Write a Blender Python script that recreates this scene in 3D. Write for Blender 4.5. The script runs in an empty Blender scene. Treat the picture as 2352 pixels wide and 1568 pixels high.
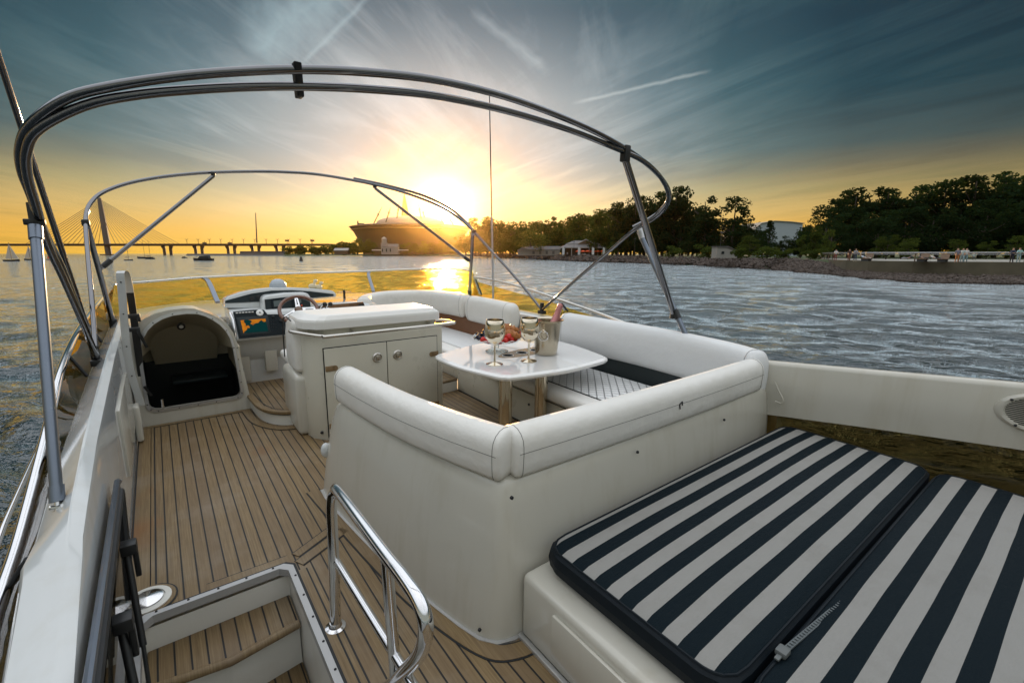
import bpy, bmesh, math, random
import numpy as np
from math import sin, cos, tan, pi, radians, sqrt, atan, atan2, hypot, exp
from mathutils import Vector, Matrix

random.seed(7)
scene = bpy.context.scene
COL = scene.collection

# ------------------------------------------------------------------ frames
# boat units: x to starboard, y to the bow, z up from the teak; 1 unit = S metres, trimmed bow-up by TRIM
FPX, CX, CY = 1060.0, 1176.0, 784.0
PH = atan((784 - 582) / FPX)
HU = 1.75
S = 1.3 / 1.75
EYE = Vector((0, 0, 1.3))
PSI = radians(37.2658)
TRIM = radians(1.7303)
RB = Matrix.Rotation(TRIM, 3, 'X')
ZW = 1.3 - 3.6                       # water level
def ray(px, py):
    r, u, f = (px - CX) / FPX, (CY - py) / FPX, 1.0
    x, y, z = r, f * cos(PH) + u * sin(PH), -f * sin(PH) + u * cos(PH)
    return Vector((x * cos(PSI) + y * sin(PSI), -x * sin(PSI) + y * cos(PSI), z))
RBI = RB.inverted()
E0 = Vector((0, 0, HU))
def Zp(px, py, z=0.0):
    d = RBI @ ray(px, py); return E0 + d * ((z - HU) / d.z)
def Xp(px, py, x):
    d = RBI @ ray(px, py); return E0 + d * (x / d.x)
def Yp(px, py, y):
    d = RBI @ ray(px, py); return E0 + d * (y / d.y)
def PLp(px, py, n, p0):
    d = RBI @ ray(px, py); return E0 + d * (n.dot(p0 - E0) / n.dot(d))
def b2w(p):
    return EYE + RB @ ((Vector(p) - E0) * S)
def WZ(px, py, z=ZW):
    d = ray(px, py); return EYE + d * ((z - EYE.z) / d.z)
def WD(px, py, dep):
    return EYE + ray(px, py) * dep
def r6(a, b): return ((560 + a / 5.8725) * .91875, (690 + b / 5.8725) * .91875)
def s7(a, b): return ((860 + a / 7.35) * .91875, (480 + b / 7.35) * .91875)
def r4(a, b): return ((1920 + a / 3.672) * .91875, (440 + b / 3.672) * .91875)
def r3(a, b): return ((1280 + a / 3.672) * .91875, (440 + b / 3.672) * .91875)
def r1(a, b): return ((a / 3.672) * .91875, (440 + b / 3.672) * .91875)

# ------------------------------------------------------------------ mesh builder
class MB:
    def __init__(s): s.v = []; s.f = []; s.m = []
    def add(s, vs, fs, mi=0):
        o = len(s.v); s.v += [tuple(v) for v in vs]
        s.f += [tuple(i + o for i in f) for f in fs]; s.m += [mi] * len(fs)
        return s
    def bm(s, b, mi=0):
        b.verts.ensure_lookup_table(); b.verts.index_update()
        s.add([v.co for v in b.verts], [[v.index for v in f.verts] for f in b.faces], mi); b.free(); return s
    def box(s, a, b, bev=0.0, seg=2, mi=0):
        q = bmesh.new(); bmesh.ops.create_cube(q, size=1)
        for v in q.verts:
            v.co = Vector([a[i] + (v.co[i] + .5) * (b[i] - a[i]) for i in range(3)])
        if bev: bmesh.ops.bevel(q, geom=q.edges[:] + q.verts[:], offset=bev, segments=seg, profile=.5, affect='EDGES')
        return s.bm(q, mi)
    def ext(s, outline, vec, bev=0.0, seg=2, mi=0):
        q = bmesh.new(); vec = Vector(vec)
        vs = [q.verts.new(Vector(p)) for p in outline]; f = q.faces.new(vs)
        r = bmesh.ops.extrude_face_region(q, geom=[f])
        bmesh.ops.translate(q, vec=vec, verts=[g for g in r['geom'] if isinstance(g, bmesh.types.BMVert)])
        bmesh.ops.recalc_face_normals(q, faces=q.faces[:])
        if bev:
            es = [e for e in q.edges if len(e.link_faces) == 2 and e.calc_face_angle(0) > .6]
            bmesh.ops.bevel(q, geom=es, offset=bev, segments=seg, profile=.5, affect='EDGES', clamp_overlap=True)
        return s.bm(q, mi)
    def tube(s, path, r, seg=12, mi=0, cap=True, taper=None):
        P = [Vector(p) for p in path]; n = len(P)
        T = [(P[min(i + 1, n - 1)] - P[max(i - 1, 0)]).normalized() for i in range(n)]
        a = Vector((0, 0, 1)) if abs(T[0].z) < .9 else Vector((1, 0, 0))
        u = T[0].cross(a).normalized(); vs = []
        for i in range(n):
            u = (u - T[i] * u.dot(T[i])).normalized(); w = T[i].cross(u)
            rr = r if taper is None else r * taper[i]
            vs += [P[i] + (u * cos(2 * pi * k / seg) + w * sin(2 * pi * k / seg)) * rr for k in range(seg)]
        fs = [(i * seg + k, i * seg + (k + 1) % seg, (i + 1) * seg + (k + 1) % seg, (i + 1) * seg + k) for i in range(n - 1) for k in range(seg)]
        if cap: fs += [tuple(range(seg))[::-1], tuple((n - 1) * seg + k for k in range(seg))]
        return s.add(vs, fs, mi)
    def lathe(s, prof, c=(0, 0, 0), seg=28, mi=0, M=None, sx=1, sy=1):
        vs = []; fs = []; c = Vector(c); n = len(prof)
        for (r, z) in prof:
            for k in range(seg):
                p = Vector((r * cos(2 * pi * k / seg) * sx, r * sin(2 * pi * k / seg) * sy, z))
                vs.append(c + (M @ p if M else p))
        fs = [(i * seg + k, i * seg + (k + 1) % seg, (i + 1) * seg + (k + 1) % seg, (i + 1) * seg + k) for i in range(n - 1) for k in range(seg)]
        if prof[0][0] > 1e-6: fs.append(tuple(range(seg))[::-1])
        if prof[-1][0] > 1e-6: fs.append(tuple((n - 1) * seg + k for k in range(seg)))
        return s.add(vs, fs, mi)
    def sweep(s, path, sec, mi=0, ends=None, closed=True, cap=True):
        """sec: list of (across, up) points; path horizontal-ish; ends: rounding length at both ends"""
        P = [Vector(p) for p in path]
        if ends:
            Q = []; n = 5
            d0 = (P[1] - P[0]).normalized(); d1 = (P[-1] - P[-2]).normalized()
            sc = []
            for i in range(n): 
                t = i / n; Q.append(P[0] + d0 * ends * (1 - cos(t * pi / 2))); sc.append(.35 + .65 * sin(t * pi / 2) if i else .35)
            body = [p for p in P[1:-1]]
            Q.append(P[0] + d0 * ends); sc.append(1)
            for p in body: Q.append(p); sc.append(1)
            Q.append(P[-1] - d1 * ends); sc.append(1)
            for i in range(n - 1, -1, -1):
                t = i / n; Q.append(P[-1] - d1 * ends * (1 - cos(t * pi / 2))); sc.append(.35 + .65 * sin(t * pi / 2) if i else .35)
            P = Q
        else: sc = [1] * len(P)
        n = len(P); m = len(sec); vs = []
        for i in range(n):
            t = P[min(i + 1, n - 1)] - P[max(i - 1, 0)]; t.z = 0; t.normalize()
            a = Vector((t.y, -t.x, 0))
            for (x, z) in sec: vs.append(P[i] + a * x * sc[i] + Vector((0, 0, z * sc[i])))
        kk = m if closed else m - 1
        fs = [(i * m + k, i * m + (k + 1) % m, (i + 1) * m + (k + 1) % m, (i + 1) * m + k) for i in range(n - 1) for k in range(kk)]
        if cap and closed: fs += [tuple(range(m))[::-1], tuple((n - 1) * m + k for k in range(m))]
        return s.add(vs, fs, mi)
    def grid(s, fn, nu, nv, mi=0):
        vs = [fn(i / nu, j / nv) for i in range(nu + 1) for j in range(nv + 1)]
        fs = [(i * (nv + 1) + j, (i + 1) * (nv + 1) + j, (i + 1) * (nv + 1) + j + 1, i * (nv + 1) + j + 1) for i in range(nu) for j in range(nv)]
        return s.add(vs, fs, mi)
    def ball(s, c, r, mi=0, seg=14, sq=(1, 1, 1)):
        prof = [(max(1e-7, sin(pi * i / 8)), -cos(pi * i / 8)) for i in range(9)]
        c = Vector(c); M = Matrix.Diagonal((r * sq[0], r * sq[1], r * sq[2]))
        return s.lathe(prof, c, seg, mi, M)
def cr(pts, n=8, closed=False):
    P = [Vector(p) for p in pts]; out = []; m = len(P)
    rng = range(m) if closed else range(m - 1)
    for i in rng:
        p0 = P[i - 1] if (i > 0 or closed) else P[0] * 2 - P[1]
        p1 = P[i]; p2 = P[(i + 1) % m]; p3 = P[(i + 2) % m] if (i + 2 < m or closed) else P[-1] * 2 - P[-2]
        for k in range(n):
            t = k / n
            out.append(.5 * ((2 * p1) + (p2 - p0) * t + (2 * p0 - 5 * p1 + 4 * p2 - p3) * t * t + (3 * p1 - p0 - 3 * p2 + p3) * t ** 3))
    if not closed: out.append(P[-1])
    return out
def rsec(w, h, p=3.2, n=20, dz=0):
    o = []
    for k in range(n):
        a = 2 * pi * k / n; c, s_ = cos(a), sin(a)
        o.append((w / 2 * math.copysign(abs(c) ** (2 / p), c), dz + h / 2 * math.copysign(abs(s_) ** (2 / p), s_)))
    return o

FR = {}
def frame_of(o, world):
    if world: return Matrix.Translation(Vector(o))
    return Matrix.Translation(b2w(o)) @ RB.to_4x4()
def tag(ob, label=None, cat=None, group=None, kind=None):
    if label: ob['label'] = label
    if cat: ob['category'] = cat
    if group: ob['group'] = group
    if kind: ob['kind'] = kind
    return ob
def thing(name, label, cat, o, group=None, world=False):
    e = bpy.data.objects.new(name, None); COL.objects.link(e); e.empty_display_size = .1
    FR[e] = (Vector(o), world); e.matrix_world = frame_of(o, world)
    return tag(e, label, cat, group)
def put(name, mb, mats, parent=None, o=None, world=False, label=None, cat=None, group=None, kind=None, smooth=38, fixn=True):
    if parent is not None: o, world = FR[parent]
    elif o is None:
        xs = np.array(mb.v); o = ((xs[:, 0].min() + xs[:, 0].max()) / 2, (xs[:, 1].min() + xs[:, 1].max()) / 2, xs[:, 2].min())
    o = Vector(o); sc = 1.0 if world else S
    me = bpy.data.meshes.new(name)
    me.from_pydata([tuple((Vector(v) - o) * sc) for v in mb.v], [], mb.f)
    if not isinstance(mats, (list, tuple)): mats = [mats]
    for m in mats: me.materials.append(m)
    if len(mats) > 1: me.polygons.foreach_set('material_index', mb.m)
    if fixn:
        b = bmesh.new(); b.from_mesh(me); bmesh.ops.recalc_face_normals(b, faces=b.faces[:]); b.to_mesh(me); b.free()
    if smooth:
        me.polygons.foreach_set('use_smooth', [True] * len(me.polygons)); me.set_sharp_from_angle(angle=radians(smooth))
    me.update()
    ob = bpy.data.objects.new(name, me); COL.objects.link(ob); FR[ob] = (o, world)
    if parent is not None: ob.parent = parent
    else: ob.matrix_world = frame_of(o, world)
    return tag(ob, label, cat, group, kind)
def putn(name, mbs, mats, parent, **k):
    for m_ in mbs: put(name, m_, mats, parent, **k)
def balls(pts, r, seg=8): return [MB().ball(p, r, seg=seg) for p in pts]
def dup(root, o=None, world=False, label=None, rotz=None, scale=None, group=None):
    r = root.copy(); COL.objects.link(r)
    if o is not None:
        r.matrix_world = frame_of(o, world)
        if rotz is not None or scale is not None:
            r.matrix_world = frame_of(o, world) @ Matrix.Rotation(rotz or 0, 4, 'Z') @ Matrix.Diagonal((*( (scale,)*3 if not hasattr(scale,'__len__') else scale), 1)) if scale else frame_of(o, world) @ Matrix.Rotation(rotz, 4, 'Z')
    if label: r['label'] = label
    if group: r['group'] = group
    for c in list(root.children):
        k = c.copy(); COL.objects.link(k); k.parent = r
        for g in list(c.children):
            h = g.copy(); COL.objects.link(h); h.parent = k
    return r

# ------------------------------------------------------------------ materials
class N:
    def __init__(s, name):
        s.mat = bpy.data.materials.new(name); s.mat.use_nodes = True; s.t = s.mat.node_tree; s.t.nodes.clear()
        s.out = s.t.nodes.new('ShaderNodeOutputMaterial')
    def n(s, ty, **k):
        x = s.t.nodes.new('ShaderNode' + ty)
        for a, b in k.items(): setattr(x, a, b)
        return x
    def l(s, a, b): s.t.links.new(a, b)
    def set(s, sock, v):
        if isinstance(v, bpy.types.NodeSocket): s.l(v, sock)
        else: sock.default_value = v
    def math(s, op, a, b=0.0, c=0.0):
        x = s.n('Math', operation=op); s.set(x.inputs[0], a); s.set(x.inputs[1], b); s.set(x.inputs[2], c); return x.outputs[0]
    def mix(s, f, a, b, bt='MIX'):
        x = s.n('MixRGB', blend_type=bt); s.set(x.inputs[0], f); s.set(x.inputs[1], a if isinstance(a, bpy.types.NodeSocket) else (*a, 1)); s.set(x.inputs[2], b if isinstance(b, bpy.types.NodeSocket) else (*b, 1)); return x.outputs[0]
    def ramp(s, f, stops, interp='LINEAR'):
        x = s.n('ValToRGB'); e = x.color_ramp.elements; x.color_ramp.interpolation = interp
        while len(e) > 1: e.remove(e[-1])
        for i, (p, c) in enumerate(stops):
            q = e[0] if i == 0 else e.new(p)
            q.position = p; q.color = (*c, 1) if hasattr(c, '__len__') else (c, c, c, 1)
        s.set(x.inputs[0], f); return x.outputs[0]
    def noise(s, vec, scale, det=4, rough=.55, dist=0):
        x = s.n('TexNoise'); s.set(x.inputs['Vector'], vec)
        x.inputs['Scale'].default_value = scale; x.inputs['Detail'].default_value = det; x.inputs['Roughness'].default_value = rough; x.inputs['Distortion'].default_value = dist
        return x.outputs['Fac']
    def obj(s, ob=None):
        x = s.n('TexCoord')
        if ob: x.object = ob
        return x.outputs['Object']
    def pos(s): return s.n('NewGeometry').outputs['Position']
    def mapv(s, v, sc=(1, 1, 1), rot=(0, 0, 0), loc=(0, 0, 0)):
        x = s.n('Mapping'); s.set(x.inputs[0], v); x.inputs[1].default_value = loc; x.inputs[2].default_value = rot; x.inputs[3].default_value = sc; return x.outputs[0]
    def bump(s, h, st=.2, d=.01, nrm=None):
        x = s.n('Bump'); x.inputs['Strength'].default_value = st; x.inputs['Distance'].default_value = d; s.set(x.inputs['Height'], h)
        if nrm: s.l(nrm, x.inputs['Normal'])
        return x.outputs[0]
    def pr(s, col, rough=.5, metal=0, nrm=None, coat=0, **k):
        x = s.n('BsdfPrincipled')
        s.set(x.inputs['Base Color'], col if isinstance(col, bpy.types.NodeSocket) else (*col, 1))
        s.set(x.inputs['Roughness'], rough); s.set(x.inputs['Metallic'], metal); x.inputs['Coat Weight'].default_value = coat; x.inputs['Coat Roughness'].default_value = .05
        for a, b in k.items(): s.set(x.inputs[a.replace('_', ' ')], b)
        if nrm: s.l(nrm, x.inputs['Normal'])
        return x.outputs[0]
    def done(s, sh): s.l(sh, s.out.inputs[0]); return s.mat
def simple(name, col, rough=.5, metal=0, var=.08, vs=6, bump=0, bs=60, coat=0, dirt=0, streak=0, **k):
    g = N(name); v = g.obj(); c = Vector(col)
    lo = tuple(max(0, x * (1 - var)) for x in c); hi = tuple(min(1, x * (1 + var)) for x in c)
    col_ = g.mix(g.noise(v, vs), lo, hi)
    if dirt:
        d = g.ramp(g.noise(v, vs * .7, 8, .7), [(.52, 0.0), (.72, 1.0)])
        col_ = g.mix(g.math('MULTIPLY', d, dirt), col_, tuple(x * y for x, y in zip(col, (.62, .55, .4))))
    if streak:
        sk = g.ramp(g.noise(g.mapv(v, (7, 7, .8)), 1.6, 6, .6), [(.50, 0.0), (.75, 1.0)]); col_ = g.mix(g.math('MULTIPLY', sk, streak), col_, tuple(x * y for x, y in zip(col, (.74, .68, .56))))
    nr = g.bump(g.noise(v, bs, 3), bump, .01) if bump else None
    rr = g.math('MULTIPLY_ADD', g.noise(v, vs * 3, 5), rough * .2, rough * .9)
    return g.done(g.pr(col_, rr, metal, nr, coat, **k))
M = {}
M['gel'] = simple('gelcoat_white', (.58, .60, .60), .12, var=.015, vs=2, coat=.5, dirt=.03, streak=.25)
M['gelm'] = simple('gelcoat_cream', (.53, .51, .445), .20, var=.02, vs=2, coat=.25, dirt=.05, streak=.35, bump=.03, bs=5)
M['bar'] = simple('bar_panel_cream', (.60, .575, .485), .28, var=.008, vs=2, coat=.2)
M['lid'] = simple('lid_white', (.86, .85, .82), .3, var=.03, vs=5, dirt=.1)
M['vinyl'] = simple('vinyl_white', (.77, .755, .715), .38, var=.05, vs=5, bump=.42, bs=17, dirt=.16)
M['vinyl2'] = simple('vinyl_bluewhite', (.74, .75, .755), .42, var=.05, vs=4, bump=.25, bs=20, dirt=.1)
M['vshade_brown'] = simple('vinyl_shade_brown', (.16, .07, .03), .5, var=.12, vs=8)  # brown carries the shade under the bow cushions
M['vshade'] = simple('vinyl_shade_dark', (.012, .02, .022), .5, var=.15)  # near-black puts the shade below the starboard cushion into the colour
M['seam'] = simple('seam_thread', (.14, .14, .13), .8)
M['steel'] = simple('stainless', (.72, .72, .73), .09, 1, var=.04, vs=20)
M['steel2'] = simple('warm_steel', (.66, .58, .45), .08, 1, var=.05, vs=20)
M['steelb'] = simple('stainless_brushed', (.62, .6, .56), .28, 1, var=.08, vs=9)
M['post'] = simple('anodised_post', (.19, .22, .27), .32, .85, var=.06, vs=10)
M['hoop'] = simple('polished_hoop', (.20, .20, .21), .07, 1, var=.08, vs=10)
M['black'] = simple('black_plastic', (.012, .013, .014), .45, var=.2)
M['rubber'] = simple('black_rubber', (.01, .012, .014), .6, var=.2)
M['navy'] = simple('navy_border', (.004, .008, .012), .6, var=.2, vs=30, bump=.1, bs=300, Specular_IOR_Level=.2)
M['tablew'] = simple('table_gloss', (.86, .855, .84), .03, var=.01, vs=2, coat=1.0)
M['inlay'] = simple('wood_inlay', (.25, .17, .09), .25, var=.2, vs=12)
M['dark'] = simple('dark_hole', (.006, .006, .006), .7, Specular_IOR_Level=.05)
M['lining'] = simple('hood_lining', (.46, .41, .30), .55, var=.05)
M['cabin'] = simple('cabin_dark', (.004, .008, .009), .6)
M['fascia'] = simple('fascia_dark', (.018, .027, .03), .35, var=.15, vs=14, Specular_IOR_Level=.25)
M['plot'] = simple('plotter_case', (.010, .016, .02), .5, var=.1, Specular_IOR_Level=.15)
M['wheelw'] = simple('wheel_mahogany', (.13, .045, .02), .16, var=.3, vs=20, coat=.6)
M['dashw'] = simple('dash_veneer', (.12, .06, .03), .25, var=.25, vs=10, coat=.4)
M['white'] = simple('white_paint', (.8, .8, .78), .4, var=.03)
M['alu'] = simple('alu_frame', (.6, .6, .6), .3, .7, var=.05)
M['riser'] = simple('riser_white', (.72, .71, .66), .35, var=.04, dirt=.15)
M['foil'] = simple('pink_foil', (.46, .19, .18), .3, .55, var=.2, vs=40, bump=.3, bs=90)
M['bottle'] = simple('bottle_label_gold', (.5, .4, .22), .3, .4, var=.2)
M['crois'] = simple('croissant_crust', (.42, .15, .03), .4, var=.6, vs=40, bump=.4, bs=120)
M['straw'] = simple('strawberry_red', (.6, .02, .012), .3, var=.35, vs=120, bump=.3, bs=300)
M['berry'] = simple('dark_berry', (.012, .012, .03), .4, var=.5, vs=120)
M['cream'] = simple('cream_ornament', (.7, .6, .4), .45)
M['red'] = simple('red_marker', (.5, .06, .02), .4)

def glassy(name, tint, spec=.06, rough=.03, bumpy=0):
    g = N(name); tr = g.n('BsdfTransparent'); tr.inputs[0].default_value = (*tint, 1)
    gl = g.n('BsdfGlossy'); gl.inputs['Roughness'].default_value = rough
    if bumpy: g.l(g.bump(g.noise(g.obj(), 14, 3), bumpy, .02), gl.inputs['Normal'])
    fr = g.n('Fresnel'); fr.inputs[0].default_value = 1.45
    mx = g.n('MixShader'); g.l(g.math('MULTIPLY', fr.outputs[0], .8), mx.inputs[0]); g.l(tr.outputs[0], mx.inputs[1]); g.l(gl.outputs[0], mx.inputs[2])
    return g.done(mx.outputs[0])
M['amber'] = glassy('amber_acrylic', (.98, .68, .13))
M['smoke'] = glassy('smoked_acrylic', (.22, .145, .045))
M['dkacr'] = glassy('dark_acrylic', (.03, .04, .035))
M['lidacr'] = glassy('smoked_lid', (.50, .46, .38)); M['hframe'] = simple('hatch_frame', (.42, .42, .42), .35, .2)
M['glass'] = glassy('clear_glass', (.9, .92, .9), bumpy=.6)

def teak(name, seams, deck):
    g = N(name); v = g.obj(deck); sp = g.n('SeparateXYZ'); g.l(v, sp.inputs[0]); x, y = sp.outputs[0], sp.outputs[1]
    w = .0633 * S; u = g.math('DIVIDE', g.math('ADD', x, .1385 * S + 40 * w), w)
    idx = g.math('FLOOR', u); fr = g.math('FRACT', u)
    wn = g.n('TexWhiteNoise', noise_dimensions='1D'); g.l(idx, wn.inputs['W'])
    gv = g.n('CombineXYZ'); g.set(gv.inputs[0], g.math('MULTIPLY', x, 190)); g.set(gv.inputs[1], g.math('MULTIPLY', y, 5)); g.set(gv.inputs[2], g.math('MULTIPLY', idx, 3.7))
    grain = g.noise(gv.outputs[0], 1, 5, .6, .6)
    gv2 = g.n('CombineXYZ'); g.set(gv2.inputs[0], g.math('MULTIPLY', x, 700)); g.set(gv2.inputs[1], g.math('MULTIPLY', y, 16))
    fine = g.noise(gv2.outputs[0], 1, 2)
    c = g.ramp(grain, [(.25, (.115, .07, .027)), (.5, (.21, .142, .062)), (.75, (.32, .232, .118))])
    c = g.mix(g.math('MULTIPLY', wn.outputs[0], .65), c, (.155, .105, .06))
    c = g.mix(g.math('MULTIPLY', fine, .35), c, (.16, .10, .05))
    wear = g.ramp(g.noise(v, 3.1, 5, .6), [(.5, 0.0), (.72, 1.0)])
    c = g.mix(g.math('MULTIPLY', wear, .32), c, (.33, .29, .23))
    st = g.ramp(g.noise(g.mapv(v, (1, .6, 1), loc=(.4, 2.1, 0)), 2.2, 3, .5), [(.60, 0.0), (.70, 1.0)])
    c = g.mix(g.math('MULTIPLY', st, .7), c, (.21, .085, .02))
    if seams:
        sm = g.math('GREATER_THAN', g.math('ABSOLUTE', g.math('SUBTRACT', fr, .5)), .437)
        c = g.mix(sm, c, (.006, .006, .007))
        h = g.math('SUBTRACT', g.math('MULTIPLY', grain, .25), sm)
    else: h = g.math('MULTIPLY', grain, .25)
    return g.done(g.pr(c, .55, 0, g.bump(h, .35, .003)))
def stripes(name, off, per):
    g = N(name); v = g.obj(); sp = g.n('SeparateXYZ'); g.l(v, sp.inputs[0])
    yy = g.math('ADD', sp.outputs[1], g.math('MULTIPLY', g.math('SUBTRACT', g.noise(g.mapv(v, (1.2, 3, 1)), 2.0, 1), .5), .008))
    f = g.math('FRACT', g.math('DIVIDE', g.math('ADD', yy, off + 10 * per), per))
    d = g.math('LESS_THAN', f, .5)
    wv = g.noise(v, 420, 2); dirt = g.ramp(g.noise(v, 7, 6, .65), [(.5, 0.0), (.75, 1.0)])
    wh = g.mix(g.math('MULTIPLY', dirt, .3), (.27, .265, .25), (.18, .17, .15))
    c = g.mix(d, wh, (.0035, .009, .013))
    h = g.math('ADD', g.math('MULTIPLY', wv, .2), g.math('ADD', g.noise(g.mapv(v, (2, 9, 1)), 3, 3), g.math('MULTIPLY', g.noise(g.mapv(v, (5, 14, 1)), 2.4, 4), .8)))
    return g.done(g.pr(c, .8, 0, g.bump(h, .45, .02), Specular_IOR_Level=.12))
def quilt(name, diamond):
    g = N(name); v = g.obj(); sp = g.n('SeparateXYZ'); g.l(v, sp.inputs[0]); x, y = sp.outputs[0], sp.outputs[1]
    p = .05
    if diamond:
        a = g.math('ABSOLUTE', g.math('SUBTRACT', g.math('FRACT', g.math('DIVIDE', g.math('ADD', g.math('ADD', x, y), 20), p * 1.4)), .5))
        b = g.math('ABSOLUTE', g.math('SUBTRACT', g.math('FRACT', g.math('DIVIDE', g.math('ADD', g.math('SUBTRACT', x, y), 20), p * 1.4)), .5))
        k = g.math('MAXIMUM', a, b)
    else:
        k = g.math('ABSOLUTE', g.math('SUBTRACT', g.math('FRACT', g.math('DIVIDE', g.math('ADD', y, 20), p)), .5))
    ln = g.ramp(k, [(.40, 0.0), (.5, 1.0)])
    c = g.mix(g.math('MULTIPLY', g.math('GREATER_THAN', k, .47), .6), (.74, .745, .74), (.25, .26, .27))
    return g.done(g.pr(c, .45, 0, g.bump(g.math('SUBTRACT', 1, ln), .9, .012)))
# ================================================================== THE YACHT (boat units)
# ---- deck
HX0, HX1, HY0, HY1 = -.245, .385, .85, 2.47       # stair hatch
dk = MB()
for a, b in (((-.30, HY1), (.60, 5.29)), ((.60, HY1), (3.74, 6.3)), ((-.30, -1.6), (HX0, HY1)), ((HX1, -1.6), (3.74, HY1)), ((HX0, -1.6), (HX1, HY0))):
    dk.box((a[0], a[1], -.05), (b[0], b[1], 0))
deck = put('deck', dk, [simple('tmp', (.3, .2, .1))], o=(0, 0, 0), kind='structure', smooth=0)
M['teak'] = teak('teak_planks', True, deck); M['teakm'] = teak('teak_margin', False, deck)
deck.data.materials[0] = M['teak']
def strip(mb, p, q, w, z0=.0025, z1=.006):
    p = Vector((*p, 0)); q = Vector((*q, 0)); d = (q - p).normalized(); n = Vector((-d.y, d.x, 0)) * w / 2
    mb.ext([p + n + Vector((0, 0, z0)), p - n + Vector((0, 0, z0)), q - n + Vector((0, 0, z0)), q + n + Vector((0, 0, z0))], (0, 0, z1 - z0))
def pathstrip(mb, pts, w, z0, z1):
    mb.sweep([(*p, 0) for p in pts], [(-w / 2, z0), (w / 2, z0), (w / 2, z1), (-w / 2, z1)])
wallp = [(.70, 3.2), (.725, 2.9), (.79, 2.22), (.85, 1.78), (.95, 1.42), (1.06, 1.315), (1.25, 1.29)]
stepc = cr([(.60, 5.3), (.635, 4.84), (.757, 4.59), (.95, 4.49)], 6)
mg = MB(); cg = MB()
for (p, q, w) in (((-.25, 2.62), (-.25, 5.2), .078), ((-.198, 2.62), (-.198, 5.2), .016), ((-.29, 5.235), (.60, 5.235), .05),
                  ((.425, .85), (.425, 2.4), .066), ((.02, 2.52), (.40, 2.52), .085), ((.44, 2.46), (.74, 2.62), .06), ((.44, 2.54), (.70, 2.69), .05)):
    strip(mg, p, q, w); strip(cg, p, q, w + .017, .0012, .0032)
pathstrip(mg, cr(wallp, 5), .075, .0025, .006); pathstrip(cg, cr(wallp, 5), .092, .0012, .0032)
pathstrip(mg, [(p.x, p.y) for p in cr([(.565, 5.22, 0), (.60, 4.82, 0), (.74, 4.545, 0), (.955, 4.44, 0)], 6)], .07, .0035, .007)
pathstrip(cg, [(p.x, p.y) for p in cr([(.565, 5.22, 0), (.60, 4.82, 0), (.74, 4.545, 0), (.955, 4.44, 0)], 6)], .086, .0022, .0042)
q = MB(); q.lathe([(.0, .004), (.115, .004), (.115, .008), (0, .008)], (-.22, 2.6, 0)); mg.add(q.v, q.f)
q = MB(); q.lathe([(.0, .002), (.123, .002), (.123, .0055), (0, .0055)], (-.22, 2.6, 0)); cg.add(q.v, q.f)
put('margin_board', mg, M['teakm'], deck, smooth=0); put('caulking', cg, M['rubber'], deck, smooth=0)
# ---- hull under the deck
hs = [(-1.7, -.55, 3.9, -.02), (1, -.62, 3.95, -.02), (4, -.64, 3.96, -.02), (6.5, -.60, 3.92, -.04), (8.2, -.2, 3.5, -.2), (9.6, .75, 2.6, -.55), (10.4, 1.55, 1.75, -.75)]
hl = MB(); sec = []
for (y, x0, x1, zt) in hs:
    sec.append([(x0 + .12, y, zt - .06), (x0, y, zt - .5), (x0 + .05, y, -1.6), (x0 + .3, y - .2, -3.6), (x1 - .3, y - .2, -3.6), (x1 - .05, y, -1.6), (x1, y, zt - .5), (x1 - .12, y, zt - .06)])
vs = [p for s_ in sec for p in s_]; m_ = 8; nn = len(hs)
fs = [(i * m_ + k, i * m_ + k + 1, (i + 1) * m_ + k + 1, (i + 1) * m_ + k) for i in range(nn - 1) for k in range(m_ - 1)]
fs += [tuple(range(m_)), tuple((nn - 1) * m_ + k for k in range(m_))]
hl.add(vs, fs); put('yacht_hull', hl, M['gel'], o=(1.6, 3, -3.1), label='white hull of the motor yacht under the teak flybridge deck', cat='hull', smooth=45)
# ---- stairwell
st = thing('stair_hatch', 'white framed stair opening with teak steps sunk in the deck', 'hatch', (.07, 1.7, -1.2))
w = MB()
w.box((HX0 - .05, HY0 - .05, -1.2), (HX0, HY1 + .05, -.004)); w.box((HX1, HY0 - .05, -1.2), (HX1 + .05, HY1 + .05, -.004))
w.box((HX0, HY1, -1.2), (HX1, HY1 + .05, -.004)); w.box((HX0, HY0 - .05, -1.2), (HX1, HY0, -.004)); w.box((HX0, HY0, -1.25), (HX1, HY1, -1.2))
put('well', w, M['riser'], st, smooth=0)
fr_ = MB()
e_ = .006; ring = [(HX0 + e_, HY0 + e_), (HX1 - e_, HY0 + e_), (HX1 - e_, HY1 - .045), (HX1 - .045, HY1 - e_), (HX0 + .045, HY1 - e_), (HX0 + e_, HY1 - .045)]
ctr = Vector((.07, 1.66)); 
def ringmesh(mb, pts, off, z0, z1):
    c = Vector((sum(p[0] for p in pts) / len(pts), sum(p[1] for p in pts) / len(pts)))
    o = [Vector((p[0] + math.copysign(off, p[0] - c.x), p[1] + math.copysign(off, p[1] - c.y))) for p in pts]; n = len(pts)
    vs = [(*p, z1) for p in pts] + [(*p, z1) for p in o] + [(*p, z0) for p in pts] + [(*p, z0) for p in o]
    fs = []
    for i in range(n):
        j = (i + 1) % n; fs += [(i, j, n + j, n + i), (n + i, n + j, 3 * n + j, 3 * n + i), (2 * n + j, 2 * n + i, 3 * n + i, 3 * n + j), (j, i, 2 * n + i, 2 * n + j)]
    mb.add(vs, fs)
ringmesh(fr_, ring, .03, -.03, .012); put('frame', fr_, M['hframe'], st, smooth=0)
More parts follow.
